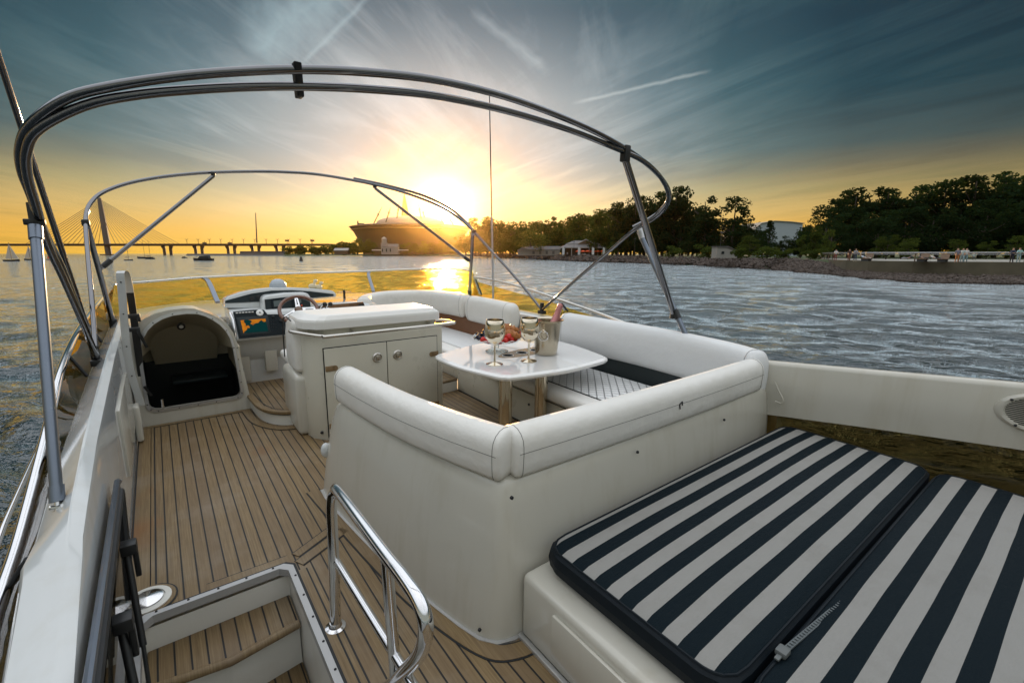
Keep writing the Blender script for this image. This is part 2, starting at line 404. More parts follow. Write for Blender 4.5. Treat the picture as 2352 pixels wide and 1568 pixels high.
gk = MB(); ringmesh(gk, [(p[0] + math.copysign(.031, p[0] - .07), p[1] + math.copysign(.031, p[1] - 1.66)) for p in ring], .012, -.01, .008); put('gasket', gk, M['rubber'], st, smooth=0)
putn('screw', balls([(HX1 + .015, 1.0 + i * .17, .012) for i in range(9)] + [(HX0 + .06 + i * .125, HY1 + .015, .012) for i in range(5)], .006), M['black'], st)
for k in range(3):
    z = -.17 - .27 * k; y1 = HY1 + .0 - .20 * k; y0 = y1 - .235
    t = MB(); t.ext([(HX0 + .005, y0 + .0, z), (.07, y0 - .045, z), (HX1 - .005, y0, z), (HX1 - .005, y1, z), (HX0 + .005, y1, z)], (0, 0, -.03), .006)
    sp_ = put('step', t, M['teak'], st)
    nz = MB(); nz.tube([(HX0 + .01, y0 + .004, z - .012), (.07, y0 - .041, z - .012), (HX1 - .01, y0 + .004, z - .012)], .021); put('nosing', nz, M['teakm'], sp_)
    if k < 3:
        r_ = MB(); r_.ext([(HX0 + .005, y0 + .03, z - .03), (.07, y0 - .01, z - .03), (HX1 - .005, y0 + .03, z - .03), (HX1 - .005, y1, z - .03), (HX0 + .005, y1, z - .03)], (0, 0, -.26)); put('riser', r_, M['riser'], st, smooth=0)
# open hatch lid, on edge along the port side
ld = thing('hatch_lid', 'open dark acrylic hatch lid standing on edge beside the stairs', 'hatch lid', (-.262, 1.9, 0))
p_ = MB(); p_.ext([(-.262, 2.75, .585), (-.262, 2.80, .55), (-.278, 2.62, .03), (-.278, .9, .03), (-.262, .75, .60)], (-.012, 0, .004)); put('pane', p_, M['lidacr'], ld, smooth=0)
p_ = MB(); p_.tube([(-.258, .75, .57), (-.258, 2.70, .56), (-.262, 2.74, .52), (-.274, 2.58, .06)], .017, 8); put('seal', p_, M['rubber'], ld)
p_ = MB(); p_.tube([(-.266, .75, .605), (-.266, 2.75, .592), (-.266, 2.79, .57)], .013, 8); put('edge_trim', p_, M['post'], ld)
p_ = MB(); p_.tube([(-.245, 2.42, .44), (-.225, 2.22, .06)], .013, 10); p_.tube([(-.225, 2.22, .06), (-.218, 2.08, -.2)], .008, 8); put('gas_strut', p_, M['black'], ld)
p_ = MB(); p_.tube([(-.247, 1.95, .42), (-.21, 1.72, .05)], .014, 10); p_.tube([(-.21, 1.72, .05), (-.2, 1.6, -.15)], .009, 8); put('gas_strut', p_, M['black'], ld)
for y in (2.4, 1.9):
    p_ = MB(); p_.box((-.262, y - .03, .40), (-.205, y + .03, .45), .006); p_.box((-.225, y - .012, .28), (-.205, y + .012, .43), .004); put('latch', p_, M['black'], ld)
putn('hinge', [MB().box((-.245, y - .07, .012), (-.195, y + .07, .022), .003) for y in (1.15, 1.5, 1.85)], M['alu'], ld)
# deck drain
dr = thing('deck_fitting', 'round polished fitting let into the teak beside the stair opening', 'deck fitting', (-.22, 2.6, .006))
p_ = MB(); p_.lathe([(.0, .0), (.098, .0), (.098, .006), (.072, .010), (.070, .004), (0, .004)], (-.22, 2.6, .007)); put('bezel', p_, M['riser'], dr)
p_ = MB(); p_.lathe([(.064, .004), (.064, .012), (.05, .016), (0, .022)], (-.22, 2.6, .007)); put('dome', p_, M['steel'], dr)

# ---- port coaming
cp = thing('coaming', 'glossy white coaming along the port side beside the stairs', 'coaming', (-.42, 3, 0))
stn = [(-1.6, .28), (.6, .44), (1.5, .565), (1.93, .70), (2.0, .735), (2.19, .76), (2.72, .82), (4.3, .885), (5.5, .90), (7.0, .91), (8.0, .85)]
cm = MB(); secs = []
def xin(y): return -.296 - .012 * min(1, max(0, (y - 1) / 3))
for (y, zt) in stn:
    up = .022 if y > 2.1 else .004; xo = -.452; dn = .085 if y > 2.1 else .04
    xi = xin(y)
    secs.append([(xi + .004, y, -.004), (xi, y, zt - .02), (xi - .006, y, zt), (xi - .04, y, zt + up), (xi - .05, y, zt + up), (xo, y, zt - dn), (xo - .012, y, zt - dn - .02), (xo - .10, y, -.3), (xo - .12, y, -.6)])
n_ = 9; vs = [p for s_ in secs for p in s_]
fs = [(i * n_ + k, i * n_ + k + 1, (i + 1) * n_ + k + 1, (i + 1) * n_ + k) for i in range(len(stn) - 1) for k in range(n_ - 1)]
cm.add(vs, fs); put('body', cm, M['gel'], cp, smooth=30)
p_ = MB(); p_.grid(lambda u, v: Vector((-.2985 - .002 * 0, 3.75 + 1.0 * u, .14 + .5 * v)), 2, 2)
p_ = MB(); p_.box((-.31, 3.7, .2), (-.288, 4.75, .66), .008); put('locker_panel', p_, M['gelm'], cp)
p_ = MB(); p_.box((-.30, 4.82, .02), (-.25, 4.96, .34), .022, 3); p_.box((-.31, 4.86, .06), (-.285, 4.92, .30), .01); put('door_stop', p_, M['gelm'], cp)
# ---- port side rail with smoked glass
rp = thing('side_rail', 'polished steel handrail over smoked side glass on the port coaming', 'handrail', (-.55, 4, .8))
RX = -.55
rail = [Vector((RX, .6, .36)), Vector((RX, 1.6, .45))] + [Xp(*v, RX) for v in ((0, 1371), (52, 1205), (118, 945), (140, 851), (175, 768))] + [Vector((RX, 6.2, 1.02)), Vector((RX, 7.2, 1.02))]
rail = cr(rail, 6)
p_ = MB(); p_.tube(rail, .021, 14); put('top_rail', p_, M['steel'], rp)
lo = [Vector((-.72, y, z)) for y, z in ((.8, .08), (2.0, .24), (2.86, .36), (3.3, .40), (5, .48))]
p_ = MB(); p_.tube(cr(lo, 5), .013, 10); put('lower_rail', p_, M['steel'], rp)
def zc(y):
    for (a, b), (c, d) in zip(stn, stn[1:]):
        if a <= y <= c: return b + (d - b) * (y - a) / (c - a)
    return .85
gp = MB(); vs = []
for r_ in rail[4:]:
    vs += [Vector((RX + .002, r_.y, r_.z - .02)), Vector((-.462, r_.y, zc(r_.y) - .10))]
gp.add(vs, [(2 * i, 2 * i + 1, 2 * i + 3, 2 * i + 2) for i in range(len(vs) // 2 - 1)]); put('side_glass', gp, M['smoke'], rp, fixn=False)
for y in (2.1, 2.95, 4.2, 5.4):
    zr = min(rail, key=lambda a: abs(a.y - y)).z
    p_ = MB(); p_.tube([(RX + .005, y + .06, zr - .01), (-.465, y, zc(y) - .09)], .010, 8); put('stanchion', p_, M['rubber'], rp)
# ---- starboard coaming
cs = thing('coaming', 'white coaming wall with a speaker beside the striped sunpad', 'coaming', (3.85, .5, 0))
sta = [(-1.8, 4.22, 1.10, .76), (-.8, 4.08, 1.06, .69), (.22, 3.90, 1.005, .612), (.9, 3.74, .95, .55), (1.48, 3.60, .905, .49), (1.56, 3.58, .90, .485)]
q = MB(); vs = []
for (y, x, zt, zb) in sta:
    vs += [(x, y, zb), (x - .004, y, zb + .12), (x + .0, y, zt - .03), (x + .012, y, zt - .008), (x + .035, y, zt), (x + .12, y, zt - .01), (x + .16, y, zb)]
n_ = 7; fs = [(i * n_ + k, i * n_ + (k + 1) % n_, (i + 1) * n_ + (k + 1) % n_, (i + 1) * n_ + k) for i in range(len(sta) - 1) for k in range(n_)]
q.add(vs, fs); put('body', q, M['gelm'], cs, smooth=50)
q = MB()
vs = []
for (y, x, zt, zb) in sta: vs += [(x + .06, y, zb + .02), (x + .05, y, zb - .42)]
q.add(vs, [(2 * i, 2 * i + 1, 2 * i + 3, 2 * i + 2) for i in range(len(sta) - 1)]); put('tinted_panel', q, M['smoke'], cs, fixn=False)
q = MB(); vs = [(x + .06, y, zb - .36) for (y, x, zt, zb) in sta]; q.tube(vs, .022, 8); put('lower_edge', q, M['gelm'], cs)
q = MB(); q.box((3.955, -.12, .54), (3.985, -.08, .66), .006); put('bracket', q, M['gelm'], cs)
# speaker: ellipse lying on the wall
sd = Vector((3.90 - 4.08, .22 + .8, 0)).normalized(); sn = Vector((-sd.y, sd.x, 0)); sn = sn if sn.x < 0 else -sn
sc0 = Vector((3.925, .10, .845)) + sn * .002
MS = Matrix((sd, Vector((0, 0, 1)), sn)).transposed()
q = MB(); q.lathe([(1.0, 0), (.98, .014), (.90, .024), (.82, .022), (.80, .012), (0, .010)], sc0, 40, 0, MS @ Matrix.Diagonal((.235, .125, 1)))
spk = put('speaker_bezel', q, M['gelm'], cs)
q = MB()
for i in range(-8, 9):
    z = i / 9 * .098; hw = .185 * sqrt(max(0, 1 - (z / .1) ** 2))
    if hw > .02:
        c = sc0 + Vector((0, 0, z)) + sn * .011
        q.ext([c - sd * hw + Vector((0, 0, -.0026)), c + sd * hw + Vector((0, 0, -.0026)), c + sd * hw + Vector((0, 0, .0026)), c - sd * hw + Vector((0, 0, .0026))], sn * .002)
put('grille_slot', q, M['dark'], spk, smooth=0)
putn('screw', balls([sc0 + MS @ Vector((cos(a) * .205, sin(a) * .11, .024)) for a in (.6, 2.2, 3.9, 5.4)], .008), M['black'], spk)
put('badge', MB().ext([sc0 + MS @ Vector((x, y, .014)) for x, y in ((-.05, -.012), (.05, -.012), (.05, .012), (-.05, .012))], sn * .003), M['black'], spk, smooth=0)
# ---- forward dash shelf and windscreen
wsp = [((262, 655), 7.0), ((300, 652), 7.4), ((380, 645), 7.75), ((470, 638), 8.0), ((640, 630), 8.2), ((745, 627), 8.15), ((850, 623.5), 7.9), ((930, 620), 7.55), ((1000, 618), 7.15), ((1050, 619), 6.75), ((1085, 623), 6.4)]
top = [Yp(*p, y) for p, y in wsp]
topc = cr(top, 5)
def basept(t):
    c = Vector((1.75, 5.6, 0)); d = Vector((t.x, t.y, 0)) - c; d.normalize()
    return Vector((t.x + d.x * .10, t.y + d.y * .28, .80))
base = [basept(t) for t in topc]
ds = thing('dash_shelf', 'white moulded shelf between the helm and the tinted windscreen', 'shelf', (1.6, 7, .7))
q = MB(); ol = [Vector((b.x, b.y, .80)) for b in base] + [Vector((4.0, 6.0, .80)), Vector((3.9, 5.0, .80)), Vector((3.62, 4.6, .8)), Vector((3.6, 6.2, .8)), Vector((2.75, 6.75, .8)), Vector((2.15, 6.1, .80)), Vector((.66, 6.1, .80)), Vector((.64, 6.5, .8)), Vector((-.44, 6.5, .80))]
q.ext(ol, (0, 0, -.08)); put('top', q, M['gel'], ds, smooth=0)
wsn = thing('windscreen', 'amber tinted wraparound windscreen with a slim rail at the bow', 'windscreen', (1.75, 7.5, .8))
q = MB(); vs = []
for t, b in zip(topc, base): vs += [t, b + Vector((0, 0, .003))]
q.add(vs, [(2 * i, 2 * i + 1, 2 * i + 3, 2 * i + 2) for i in range(len(topc) - 1)]); put('glass', q, M['amber'], wsn, fixn=False)
q = MB(); q.tube([t + Vector((0, 0, .008)) for t in topc], .016, 10); put('top_rail', q, M['steelb'], wsn)
for (tp, bp, yb) in (((468, 638), (500, 694), 7.3), ((849, 624), (858, 670), 7.1)):
    t = Yp(*tp, 8.02 if tp[0] < 600 else 7.9); b = Yp(*bp, yb); mid = (t + b) * .5 + Vector((0, .12, .09))
    pth = cr([t, mid, b], 8); q = MB(); q.sweep(pth, rsec(.06 if tp[0] < 600 else .05, .03, 5, 12)); put('brace', q, M['post'], wsn)
# port quarter glass of the windscreen
q = MB(); t0 = top[0]; q.add([t0, Vector((-.5, 6.6, 1.02)), Vector((-.48, 6.4, .86)), base[0] + Vector((0, 0, .003))], [(0, 1, 2, 3)]); put('quarter_glass', q, M['smoke'], wsn, fixn=False)
# ---- starboard handrail with amber wing glass
hr = thing('side_rail', 'thin steel handrail above amber side glass behind the sofa', 'handrail', (3.9, 4.5, .9))
hp = [Xp(1089, 636, 3.9), Xp(1145, 646, 3.9), Xp(1200, 660, 3.9), Xp(1300, 693, 3.88), Xp(1430, 740, 3.84), Vector((3.82, 2.4, .80))]
q = MB(); q.tube(cr(hp, 5), .016, 10); put('top_rail', q, M['steelb'], hr)
for (a, b) in (((1089, 636), (1103, 676)), ((1285, 690), (1298, 713))):
    t = Xp(*a, 3.9); b_ = Xp(*b, 3.9); q = MB(); d_ = (b_ - t)
    q.sweep([t + Vector((0, .012, 0)), t + Vector((0, -.012, 0))], rsec(.012, .012)) if False else None
    q.tube([t, b_], .017, 8); put('stanchion', q, M['alu'], hr)
    q = MB(); q.tube([t + Vector((.0, -.04, -.03)), b_ + Vector((0, -.045, 0))], .012, 8); put('rubber_edge', q, M['rubber'], hr)
gt = [Xp(1088, 645, 4.0), Xp(1176, 669, 3.98), Xp(1260, 692, 3.96), Xp(1351, 722, 3.94), Vector((3.9, 3.0, .85))]
q = MB(); vs = []
for t in gt: vs += [t, Vector((t.x - .02, t.y, .66))]
q.add(vs, [(2 * i, 2 * i + 1, 2 * i + 3, 2 * i + 2) for i in range(len(gt) - 1)]); put('side_glass', q, M['amber'], hr, fixn=False)
# bow-quarter pane joining windscreen and side glass
q = MB(); q.add([top[-1], Xp(1100, 652, 4.05), Vector((4.0, 5.9, .7)), base[-1] + Vector((0, 0, .003))], [(0, 1, 2, 3)]); put('quarter_glass', q, M['amber'], hr, fixn=False)
# starboard low coaming between sofa backs
cl = MB(); cl.sweep(cr([(3.78, 6.2, 0), (3.80, 5.0, 0), (3.82, 4.2, 0), (3.84, 3.4, 0), (3.80, 2.4, 0), (3.72, 1.5, 0)], 5), [(-.13, -.02), (-.14, .62), (-.12, .80), (-.09, .845), (.0, .85), (.06, .82), (.10, .5), (.12, -.02)])
put('coaming', cl, M['gel'], o=(3.8, 4, 0), label='low white starboard coaming running behind the sofa backs', cat='coaming')

# ---- companionway hood
cw = thing('companionway', 'white arched companionway opening with a dark cabin inside', 'companionway', (.16, 5.35, 0))
def arch(x0, x1, z0, zs, zt, r, n=14):
    c = (x0 + x1) / 2; a = (x1 - x0) / 2; o = []
    for k in range(5): t = pi + pi / 2 * k / 4; o.append((x0 + r + r * cos(t), z0 + r + r * sin(t)))
    for k in range(5): t = 1.5 * pi + pi / 2 * k / 4; o.append((x1 - r + r * cos(t), z0 + r + r * sin(t)))
    for k in range(n + 1): t = pi * k / n; o.append((c + a * math.copysign(abs(cos(t)) ** .86, cos(t)), zs + (zt - zs) * abs(sin(t)) ** .9))
    return o
def taperx(pts, k=.10): return [(x - (k * (z - .1) if x > .2 else 0) * max(0, min(1, (x - .2) / .2)), z) for x, z in pts]
inn = taperx(arch(-.20, .55, .15, .66, 1.035, .07), .06); out = taperx(arch(-.298, .625, -.005, .72, 1.085, .004), .11)
YF = 5.27
def loft(mb, A, B, closed=True):
    n = len(A); mb.add(list(A) + list(B), [(i, (i + 1) % n, n + (i + 1) % n, n + i) for i in range(n if closed else n - 1)])
q = MB(); loft(q, [(x, YF, z) for x, z in out], [(x, YF, z) for x, z in inn]); loft(q, [(x, YF, z) for x, z in inn], [(x, YF + .04, z) for x, z in inn]); loft(q, [(x, YF, z) for x, z in out], [(x, YF + .25, z - .0) for x, z in out])
put('surround', q, M['gelm'], cw, smooth=50)
f1 = taperx(arch(-.225, .575, .125, .67, 1.062, .08), .07)
q = MB(); A = [(x, YF - .010, z) for x, z in f1]; B = [(x, YF - .014, z) for x, z in inn]
loft(q, A, B); loft(q, [(x, YF, z) for x, z in f1], A); loft(q, B, [(x, YF + .02, z) for x, z in inn]); put('frame', q, M['alu'], cw, smooth=50)
putn('screw', balls([((f1[i][0] + inn[i][0]) / 2, YF - .014, (f1[i][1] + inn[i][1]) / 2) for i in range(len(f1)) if i % 2 == 0], .0055, 6) + balls([(inn[4][0] + k_ * (inn[5][0] - inn[4][0]), YF - .012, .137) for k_ in (.25, .5, .75)] + [(inn[9][0] + .012, YF - .012, .3 + .12 * k_) for k_ in range(4)], .0055, 6), M['black'], cw)
q = MB(); ro = [p for p in out if p[1] > .72]; loft(q, [(x, YF + .02, z) for x, z in ro], [(x * 1.0, YF + .6, .80 + (z - .80) * .7) for x, z in ro], False); loft(q, [(x * 1.0, YF + .6, .80 + (z - .80) * .7) for x, z in ro], [(x * 1.04 - .03, YF + 1.35, .78 + (z - .78) * .12) for x, z in ro], False); put('hood_roof', q, M['gel'], cw, smooth=60)
q = MB(); k = [(x * .98, z) for x, z in inn]
up = [p for p in inn if p[1] > .40]
loft(q, [(x, YF + .03, z) for x, z in up], [(x * .95, YF + .35, z * .93) for x, z in up], False); loft(q, [(x * .95, YF + .35, z * .93) for x, z in up], [(x * .85 + .02, YF + .75, .42 + (z - .4) * .62) for x, z in up], False)
loft(q, [(x * .85 + .02, YF + .75, .42 + (z - .4) * .62) for x, z in up], [(x * .8 + .03, YF + .95, .37) for x, z in up], False)
put('lining', q, M['lining'], cw, fixn=False)
q = MB(); q.box((-.290, YF + .055, .36), (-.262, YF + 1.2, .80)); q.box((.56, YF + .055, .36), (.585, YF + 1.2, .66)); q.box((-.28, YF + 1.0, .36), (.58, YF + 1.03, .8)); put('side_liner', q, M['lining'], cw, smooth=0)
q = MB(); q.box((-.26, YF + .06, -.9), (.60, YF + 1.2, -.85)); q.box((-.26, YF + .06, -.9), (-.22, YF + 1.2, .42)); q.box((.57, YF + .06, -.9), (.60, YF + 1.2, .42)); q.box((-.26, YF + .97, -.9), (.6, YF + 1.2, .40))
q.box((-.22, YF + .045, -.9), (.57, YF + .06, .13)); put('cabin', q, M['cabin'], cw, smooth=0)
q = MB(); q.box((.0, YF + .62, .20), (.50, YF + .92, .235), .01); put('interior_step', q, M['fascia'], cw)
q = MB(); lp = Yp(416, 749, YF + .40); Ml = Matrix.Rotation(radians(105), 3, 'X'); q.lathe([(0, -.01), (.036, -.01), (.036, .012), (.024, .016), (0, .012)], lp, 20, 0, Ml); lm = put('lamp', q, M['black'], cw)
q = MB(); q.lathe([(0, .014), (.02, .014), (.016, .02), (0, .022)], lp, 16, 0, Ml); put('lens', q, M['white'], lm)
q = MB(); q.tube([(-.10, YF - .005, .155), (-.10, YF - .03, .18), (-.10, YF - .03, .25)], .012, 8); put('bolt', q, M['steel'], cw)
# its open door, seen nearly edge-on
dr = thing('companionway_door', 'open narrow door with white frame and black pane beside the hood', 'door', (-.24, 5.1, .2))
fp = cr([Yp(325, 930, 5.15), Yp(313, 895, 5.12), Yp(300, 850, 5.08), Yp(291, 795, 5.05), Yp(285, 735, 5.0), Yp(281, 680, 4.98), Yp(277, 640, 4.97), Yp(276, 627, 4.97)], 4)
top_ = cr([Yp(276, 627, 4.97), Yp(279, 622, 5.0), Yp(286, 624, 5.06), Yp(292, 640, 5.12), Yp(298, 672, 5.16)], 4)
q = MB(); q.sweep(fp, rsec(.052, .02, 5, 12)) if False else None
def ribbon(mb, path, wv, tv):
    wv = Vector(wv); tv = Vector(tv); vs = []
    for p in path: vs += [p - wv - tv, p + wv - tv, p + wv + tv, p - wv + tv]
    n = len(path); mb.add(vs, [(4 * i + k, 4 * i + (k + 1) % 4, 4 * i + 4 + (k + 1) % 4, 4 * i + 4 + k) for i in range(n - 1) for k in range(4)] + [(0, 1, 2, 3), (4 * n - 4, 4 * n - 3, 4 * n - 2, 4 * n - 1)])
ribbon(q, fp + top_[1:], (.027, 0, 0), (0, .012, 0)); put('frame', q, M['gel'], dr, smooth=30)
pp = cr([Yp(333, 925, 5.3), Yp(329, 890, 5.3), Yp(322, 840, 5.28), Yp(313, 775, 5.25), Yp(306, 720, 5.22), Yp(299, 672, 5.18), Yp(293, 640, 5.15)], 4)
q = MB(); ribbon(q, pp, (.026, 0, 0), (0, .02, 0)); put('pane', q, M['black'], dr, smooth=30)
putn('screw', balls([min(fp, key=lambda p: abs(p.z - Yp(290, y_, 5.05).z)) + Vector((0, -.013, 0)) for y_ in (650, 720, 800, 860)], .006, 6), M['black'], dr)
for py in (726, 757): a = Yp(305, py, 5.08); q = MB(); q.box(a - Vector((.035, .015, .018)), a + Vector((.05, .015, .018)), .008); q.box(a + Vector((.03, -.02, -.05)), a + Vector((.05, .0, .0)), .005); put('latch', q, M['black'], dr)
for (p0, p1) in (((318, 762), (337, 797)), ((332, 888), (348, 908))): q = MB(); q.tube([Yp(*p0, 5.2), Yp(*p1, 5.24)], .012, 8); put('stay', q, M['black'], dr)
q = MB(); q.box(Yp(336, 925, YF - .03), Yp(328, 800, YF + .0) + Vector((0, 0, 0)), .004) if False else None
# ---- helm platform
pl = thing('helm_step', 'raised teak step with a curved white riser in front of the helm', 'step', (1.6, 5.1, 0))
po = [(p.x, p.y) for p in cr([(.622, 5.72, 0), (.622, 5.25, 0), (.66, 4.83, 0), (.78, 4.61, 0), (.96, 4.53, 0)], 6)] + [(2.2, 4.56), (2.71, 4.6), (2.71, 5.75)]
q = MB(); q.ext([(x, y, -.02) for x, y in po], (0, 0, .135)); put('riser', q, M['riser'], pl, smooth=30)
q = MB(); q.ext([(x + .004, y + .0, .115) for x, y in po], (0, 0, .03)); put('tread', q, M['teak'], pl, smooth=0)
q = MB(); ne = [(p.x, p.y, .132) for p in cr([(.622, 5.3, 0), (.658, 4.83, 0), (.778, 4.608, 0), (.96, 4.528, 0)], 6)]; q.sweep(ne, rsec(.055, .036, 4, 12)); q.tube([(2.2, 4.572, .132), (2.70, 4.612, .132)], .02, 8); put('nosing', q, M['teakm'], pl)
q = MB(); q.sweep([(x + .038 * (1 if x < .7 else .6), y + .02, .146) for x, y, z in ne], [(-.005, -.002), (.005, -.002), (.005, .0008), (-.005, .0008)]); q.sweep([(x, y - .006, .112) for x, y, z in ne], rsec(.02, .014, 3, 8)); put('caulking', q, M['rubber'], pl)

# ---- helm console
hc = thing('helm_console', 'white helm console with instruments and chart screen', 'helm', (1.35, 5.95, .14))
def yb(py): return 5.55 + (Yp(540, py, 5.6).z - .66) * .6
q = MB(); prof = [(5.74, .14), (5.76, .40), (5.68, .50), (5.66, .58), (5.62, .655), (5.575, .66), (5.565, .69), (5.70, .925), (5.74, .95), (6.4, .95), (6.4, .14)]
q.ext([(.585, y, z) for y, z in prof], (1.52, 0, 0), .012); put('body', q, M['gel'], hc, smooth=35)
q = MB(); prof = [(5.6, .20), (5.665, .58), (5.9, .58), (5.9, .2)]; q.ext([(.575, y, z) for y, z in [(5.72, .16), (5.715, .62), (5.95, .62), (5.95, .16)]], (.14, 0, 0), .02); put('side_cheek', q, M['gelm'], hc)
q = MB(); q.box((.86, 5.67, .27), (.98, 5.76, .5), .004); put('access_panel', q, M['gelm'], hc)
def px6(pts, y, tilt=0.0):
    """outline read off the photo, set on a plane leaning forward as it rises"""
    n = Vector((0, 1, -tilt)).normalized(); return [PLp(*r6(*p), n, y) for p in pts]
P0 = Vector((0, 5.556, .69)); TL = (5.70 - 5.565) / (.925 - .69)
q = MB(); q.ext(px6([(135, 527), (440, 498), (590, 500), (640, 565), (770, 560), (905, 572), (905, 858), (220, 922)], P0 + Vector((0, -.008, 0)), TL), (0, .03, 0)); put('plotter_panel', q, M['plot'], hc, smooth=0)
plt = hc.children[-1] if hc.children else None
q = MB(); q.ext(px6([(180, 610), (640, 575), (690, 835), (250, 880)], P0 + Vector((0, -.018, 0)), TL), (0, .012, 0), .004); cse = put('chart_plotter', q, M['fascia'], hc)
g = N('chart_screen'); vv = g.obj(); nz = g.noise(vv, 9, 3, .5); cc = g.ramp(nz, [(.47, (.005, .045, .045)), (.48, (.62, .19, .015)), (.62, (.75, .27, .02)), (.70, (.30, .10, .02))])
em = g.n('Emission'); g.l(cc, em.inputs[0]); em.inputs[1].default_value = .62; M['screen'] = g.done(em.outputs[0])
q = MB(); q.ext(px6([(242, 650), (608, 624), (650, 808), (285, 836)], P0 + Vector((0, -.0215, 0)), TL), (0, .003, 0)); put('screen', q, M['screen'], cse, smooth=0)
for i in range(6): c = px6([(190 + i * 46, 541 - i * 3)], P0 + Vector((0, -.014, 0)), TL)[0]; put('switch', MB().box(c - Vector((.011, .004, .006)), c + Vector((.011, .006, .006)), .002), M['white'], hc)
Mt = Matrix.Rotation(radians(60), 3, 'X')
c = px6([(525, 541)], P0 + Vector((0, -.018, 0)), TL)[0]; q = MB(); q.lathe([(0, 0), (.036, 0), (.036, .008), (.03, .012), (0, .012)], c, 20, 0, Mt); gz = put('rudder_gauge', q, M['white'], hc)
q = MB(); q.lathe([(0, .013), (.011, .013), (0, .016)], c, 4, 0, Mt); put('needle', q, M['black'], gz)
putn('button', balls([px6([(690 + j * 34, 630 + i * 40)], P0 + Vector((0, -.010, 0)), TL)[0] for i in range(4) for j in range(3)], .006, 6), M['black'], hc)
for (a, b, r) in ((720, 592, .014), (845, 650, .022), (880, 765, .022)): c = px6([(a, b)], P0 + Vector((0, -.012, 0)), TL)[0]; put('knob', MB().lathe([(r, -.004), (r, .012), (0, .014)], c, 14, 0, Mt), M['black'], hc)
q = MB(); q.tube([px6([(85, 535)], P0 + Vector((0, -.01, 0)), TL)[0], px6([(130, 640)], P0 + Vector((0, -.045, 0)), TL)[0], px6([(160, 800)], P0 + Vector((0, -.045, 0)), TL)[0], px6([(172, 905)], P0 + Vector((0, -.01, 0)), TL)[0]], .011, 10); put('grab_handle', q, M['steel'], hc)
q = MB(); ol = px6([(5, 470), (10, 345), (60, 305), (250, 238), (480, 192), (700, 170), (1000, 168), (1300, 182), (1560, 208), (1620, 222), (1650, 265), (1655, 305), (1300, 335), (1290, 480), (540, 480)], Vector((0, 6.02, 1.0)), .25)
q.ext(ol, (0, .30, -.02), .02, 2); put('hood', q, M['gel'], hc)
q = MB(); q.ext(px6([(18, 398), (18, 362), (400, 258), (700, 214), (1000, 207), (1250, 222), (1605, 264), (1612, 292), (1290, 318), (1150, 330), (560, 372), (520, 376)], Vector((0, 6.012, 1.0)), .25), (0, .006, 0)); hd = put('gauge_panel', q, M['fascia'], hc, smooth=0)
for a, b in ((410, 328), (510, 308)): put('gauge', MB().lathe([(.0, 0), (.026, 0), (.026, .006), (.02, .008), (0, .006)], px6([(a, b)], Vector((0, 6.008, 1.0)), .25)[0], 16, 0, Matrix.Rotation(radians(80), 3, 'X')), M['black'], hd)
q = MB(); q.ext(px6([(575, 560), (560, 470), (560, 340), (610, 290), (900, 255), (1180, 246), (1240, 258), (1275, 310), (1300, 420), (1318, 500), (1100, 520), (640, 565)], Vector((0, 5.82, .95)), .3), (0, .25, 0), .02); put('instrument_pod', q, M['gel'], hc)
q = MB(); q.ext(px6([(597, 345), (900, 308), (1180, 285), (1255, 335), (1272, 445), (1240, 465), (800, 502), (640, 510), (610, 480)], Vector((0, 5.812, .95)), .3), (0, .006, 0)); pn = put('pod_panel', q, M['fascia'], hc, smooth=0)
for (pts) in ([(690, 345), (850, 330), (850, 470), (700, 478)], [(985, 350), (1135, 335), (1150, 455), (1000, 460)]):
    q = MB(); q.ext(px6(pts, Vector((0, 5.804, .95)), .3), (0, .006, 0)); dsp = put('display', q, M['plot'], pn, smooth=0)
q = MB(); q.ext(px6([(725, 365), (848, 352), (840, 440), (735, 448)], Vector((0, 5.800, .95)), .3), (0, .003, 0)); q.ext(px6([(1060, 345), (1130, 340), (1138, 395), (1070, 400)], Vector((0, 5.800, .95)), .3), (0, .003, 0)); put('lcd', q, simple('lcd_grey', (.10, .13, .13), .2), pn, smooth=0)
q = MB(); q.ball(px6([(1140, 430)], Vector((0, 5.80, .95)), .3)[0], .012, seg=8); put('buzzer', q, M['red'], pn)
# starboard part of the dash
q = MB(); A = [Yp(*r6(*p), y) for p, y in (((1290, 350), 6.2), ((1880, 292), 6.55), ((2060, 352), 5.95), ((1360, 412), 5.72))]
q.ext([Vector((1.50, 6.4, .93)), Vector((2.35, 6.4, .93)), Vector((2.22, 5.75, .93)), Vector((1.46, 5.62, .93))], (0, 0, -.30), .02); put('chart_table', q, M['gelm'], hc)
q = MB(); q.ext(px6([(1360, 442), (2045, 380), (2072, 450), (1380, 500)], Vector((0, 5.60, .85)), .1), (0, .02, 0)); vn = put('veneer_panel', q, M['dashw'], hc, smooth=0)
q = MB(); q.ext(px6([(1975, 415), (2045, 408), (2060, 448), (1980, 452)], Vector((0, 5.59, .85)), .1), (0, .012, 0)); put('vent', q, M['fascia'], vn, smooth=0)
for a in (1480, 1562): put('throttle_knob', MB().ball(Yp(*r6(a, 412), 5.48), .026), M['black'], hc)
q = MB()
for a in (1480, 1562):
    b = Yp(*r6(a, 412), 5.48); q.tube(cr([b + Vector((-.03, .0, -.0)), b + Vector((-.055, .01, -.06)), b + Vector((-.03, .03, -.12)), b + Vector((.0, .05, -.16))], 5), .009, 8)
q.lathe([(.07, -.04), (.07, .0), (.04, .02), (0, .022)], Yp(*r6(1500, 490), 5.53), 18); put('throttle_lever', q, M['steel'], hc)
q = MB(); c = Yp(*r6(795, 172), 6.2); q.lathe([(.098, -.02), (.098, .0), (.09, .05), (.062, .09), (.03, .105), (0, .108)], c, 24); put('compass_dome', q, simple('compass_grey', (.42, .47, .52), .3), hc)
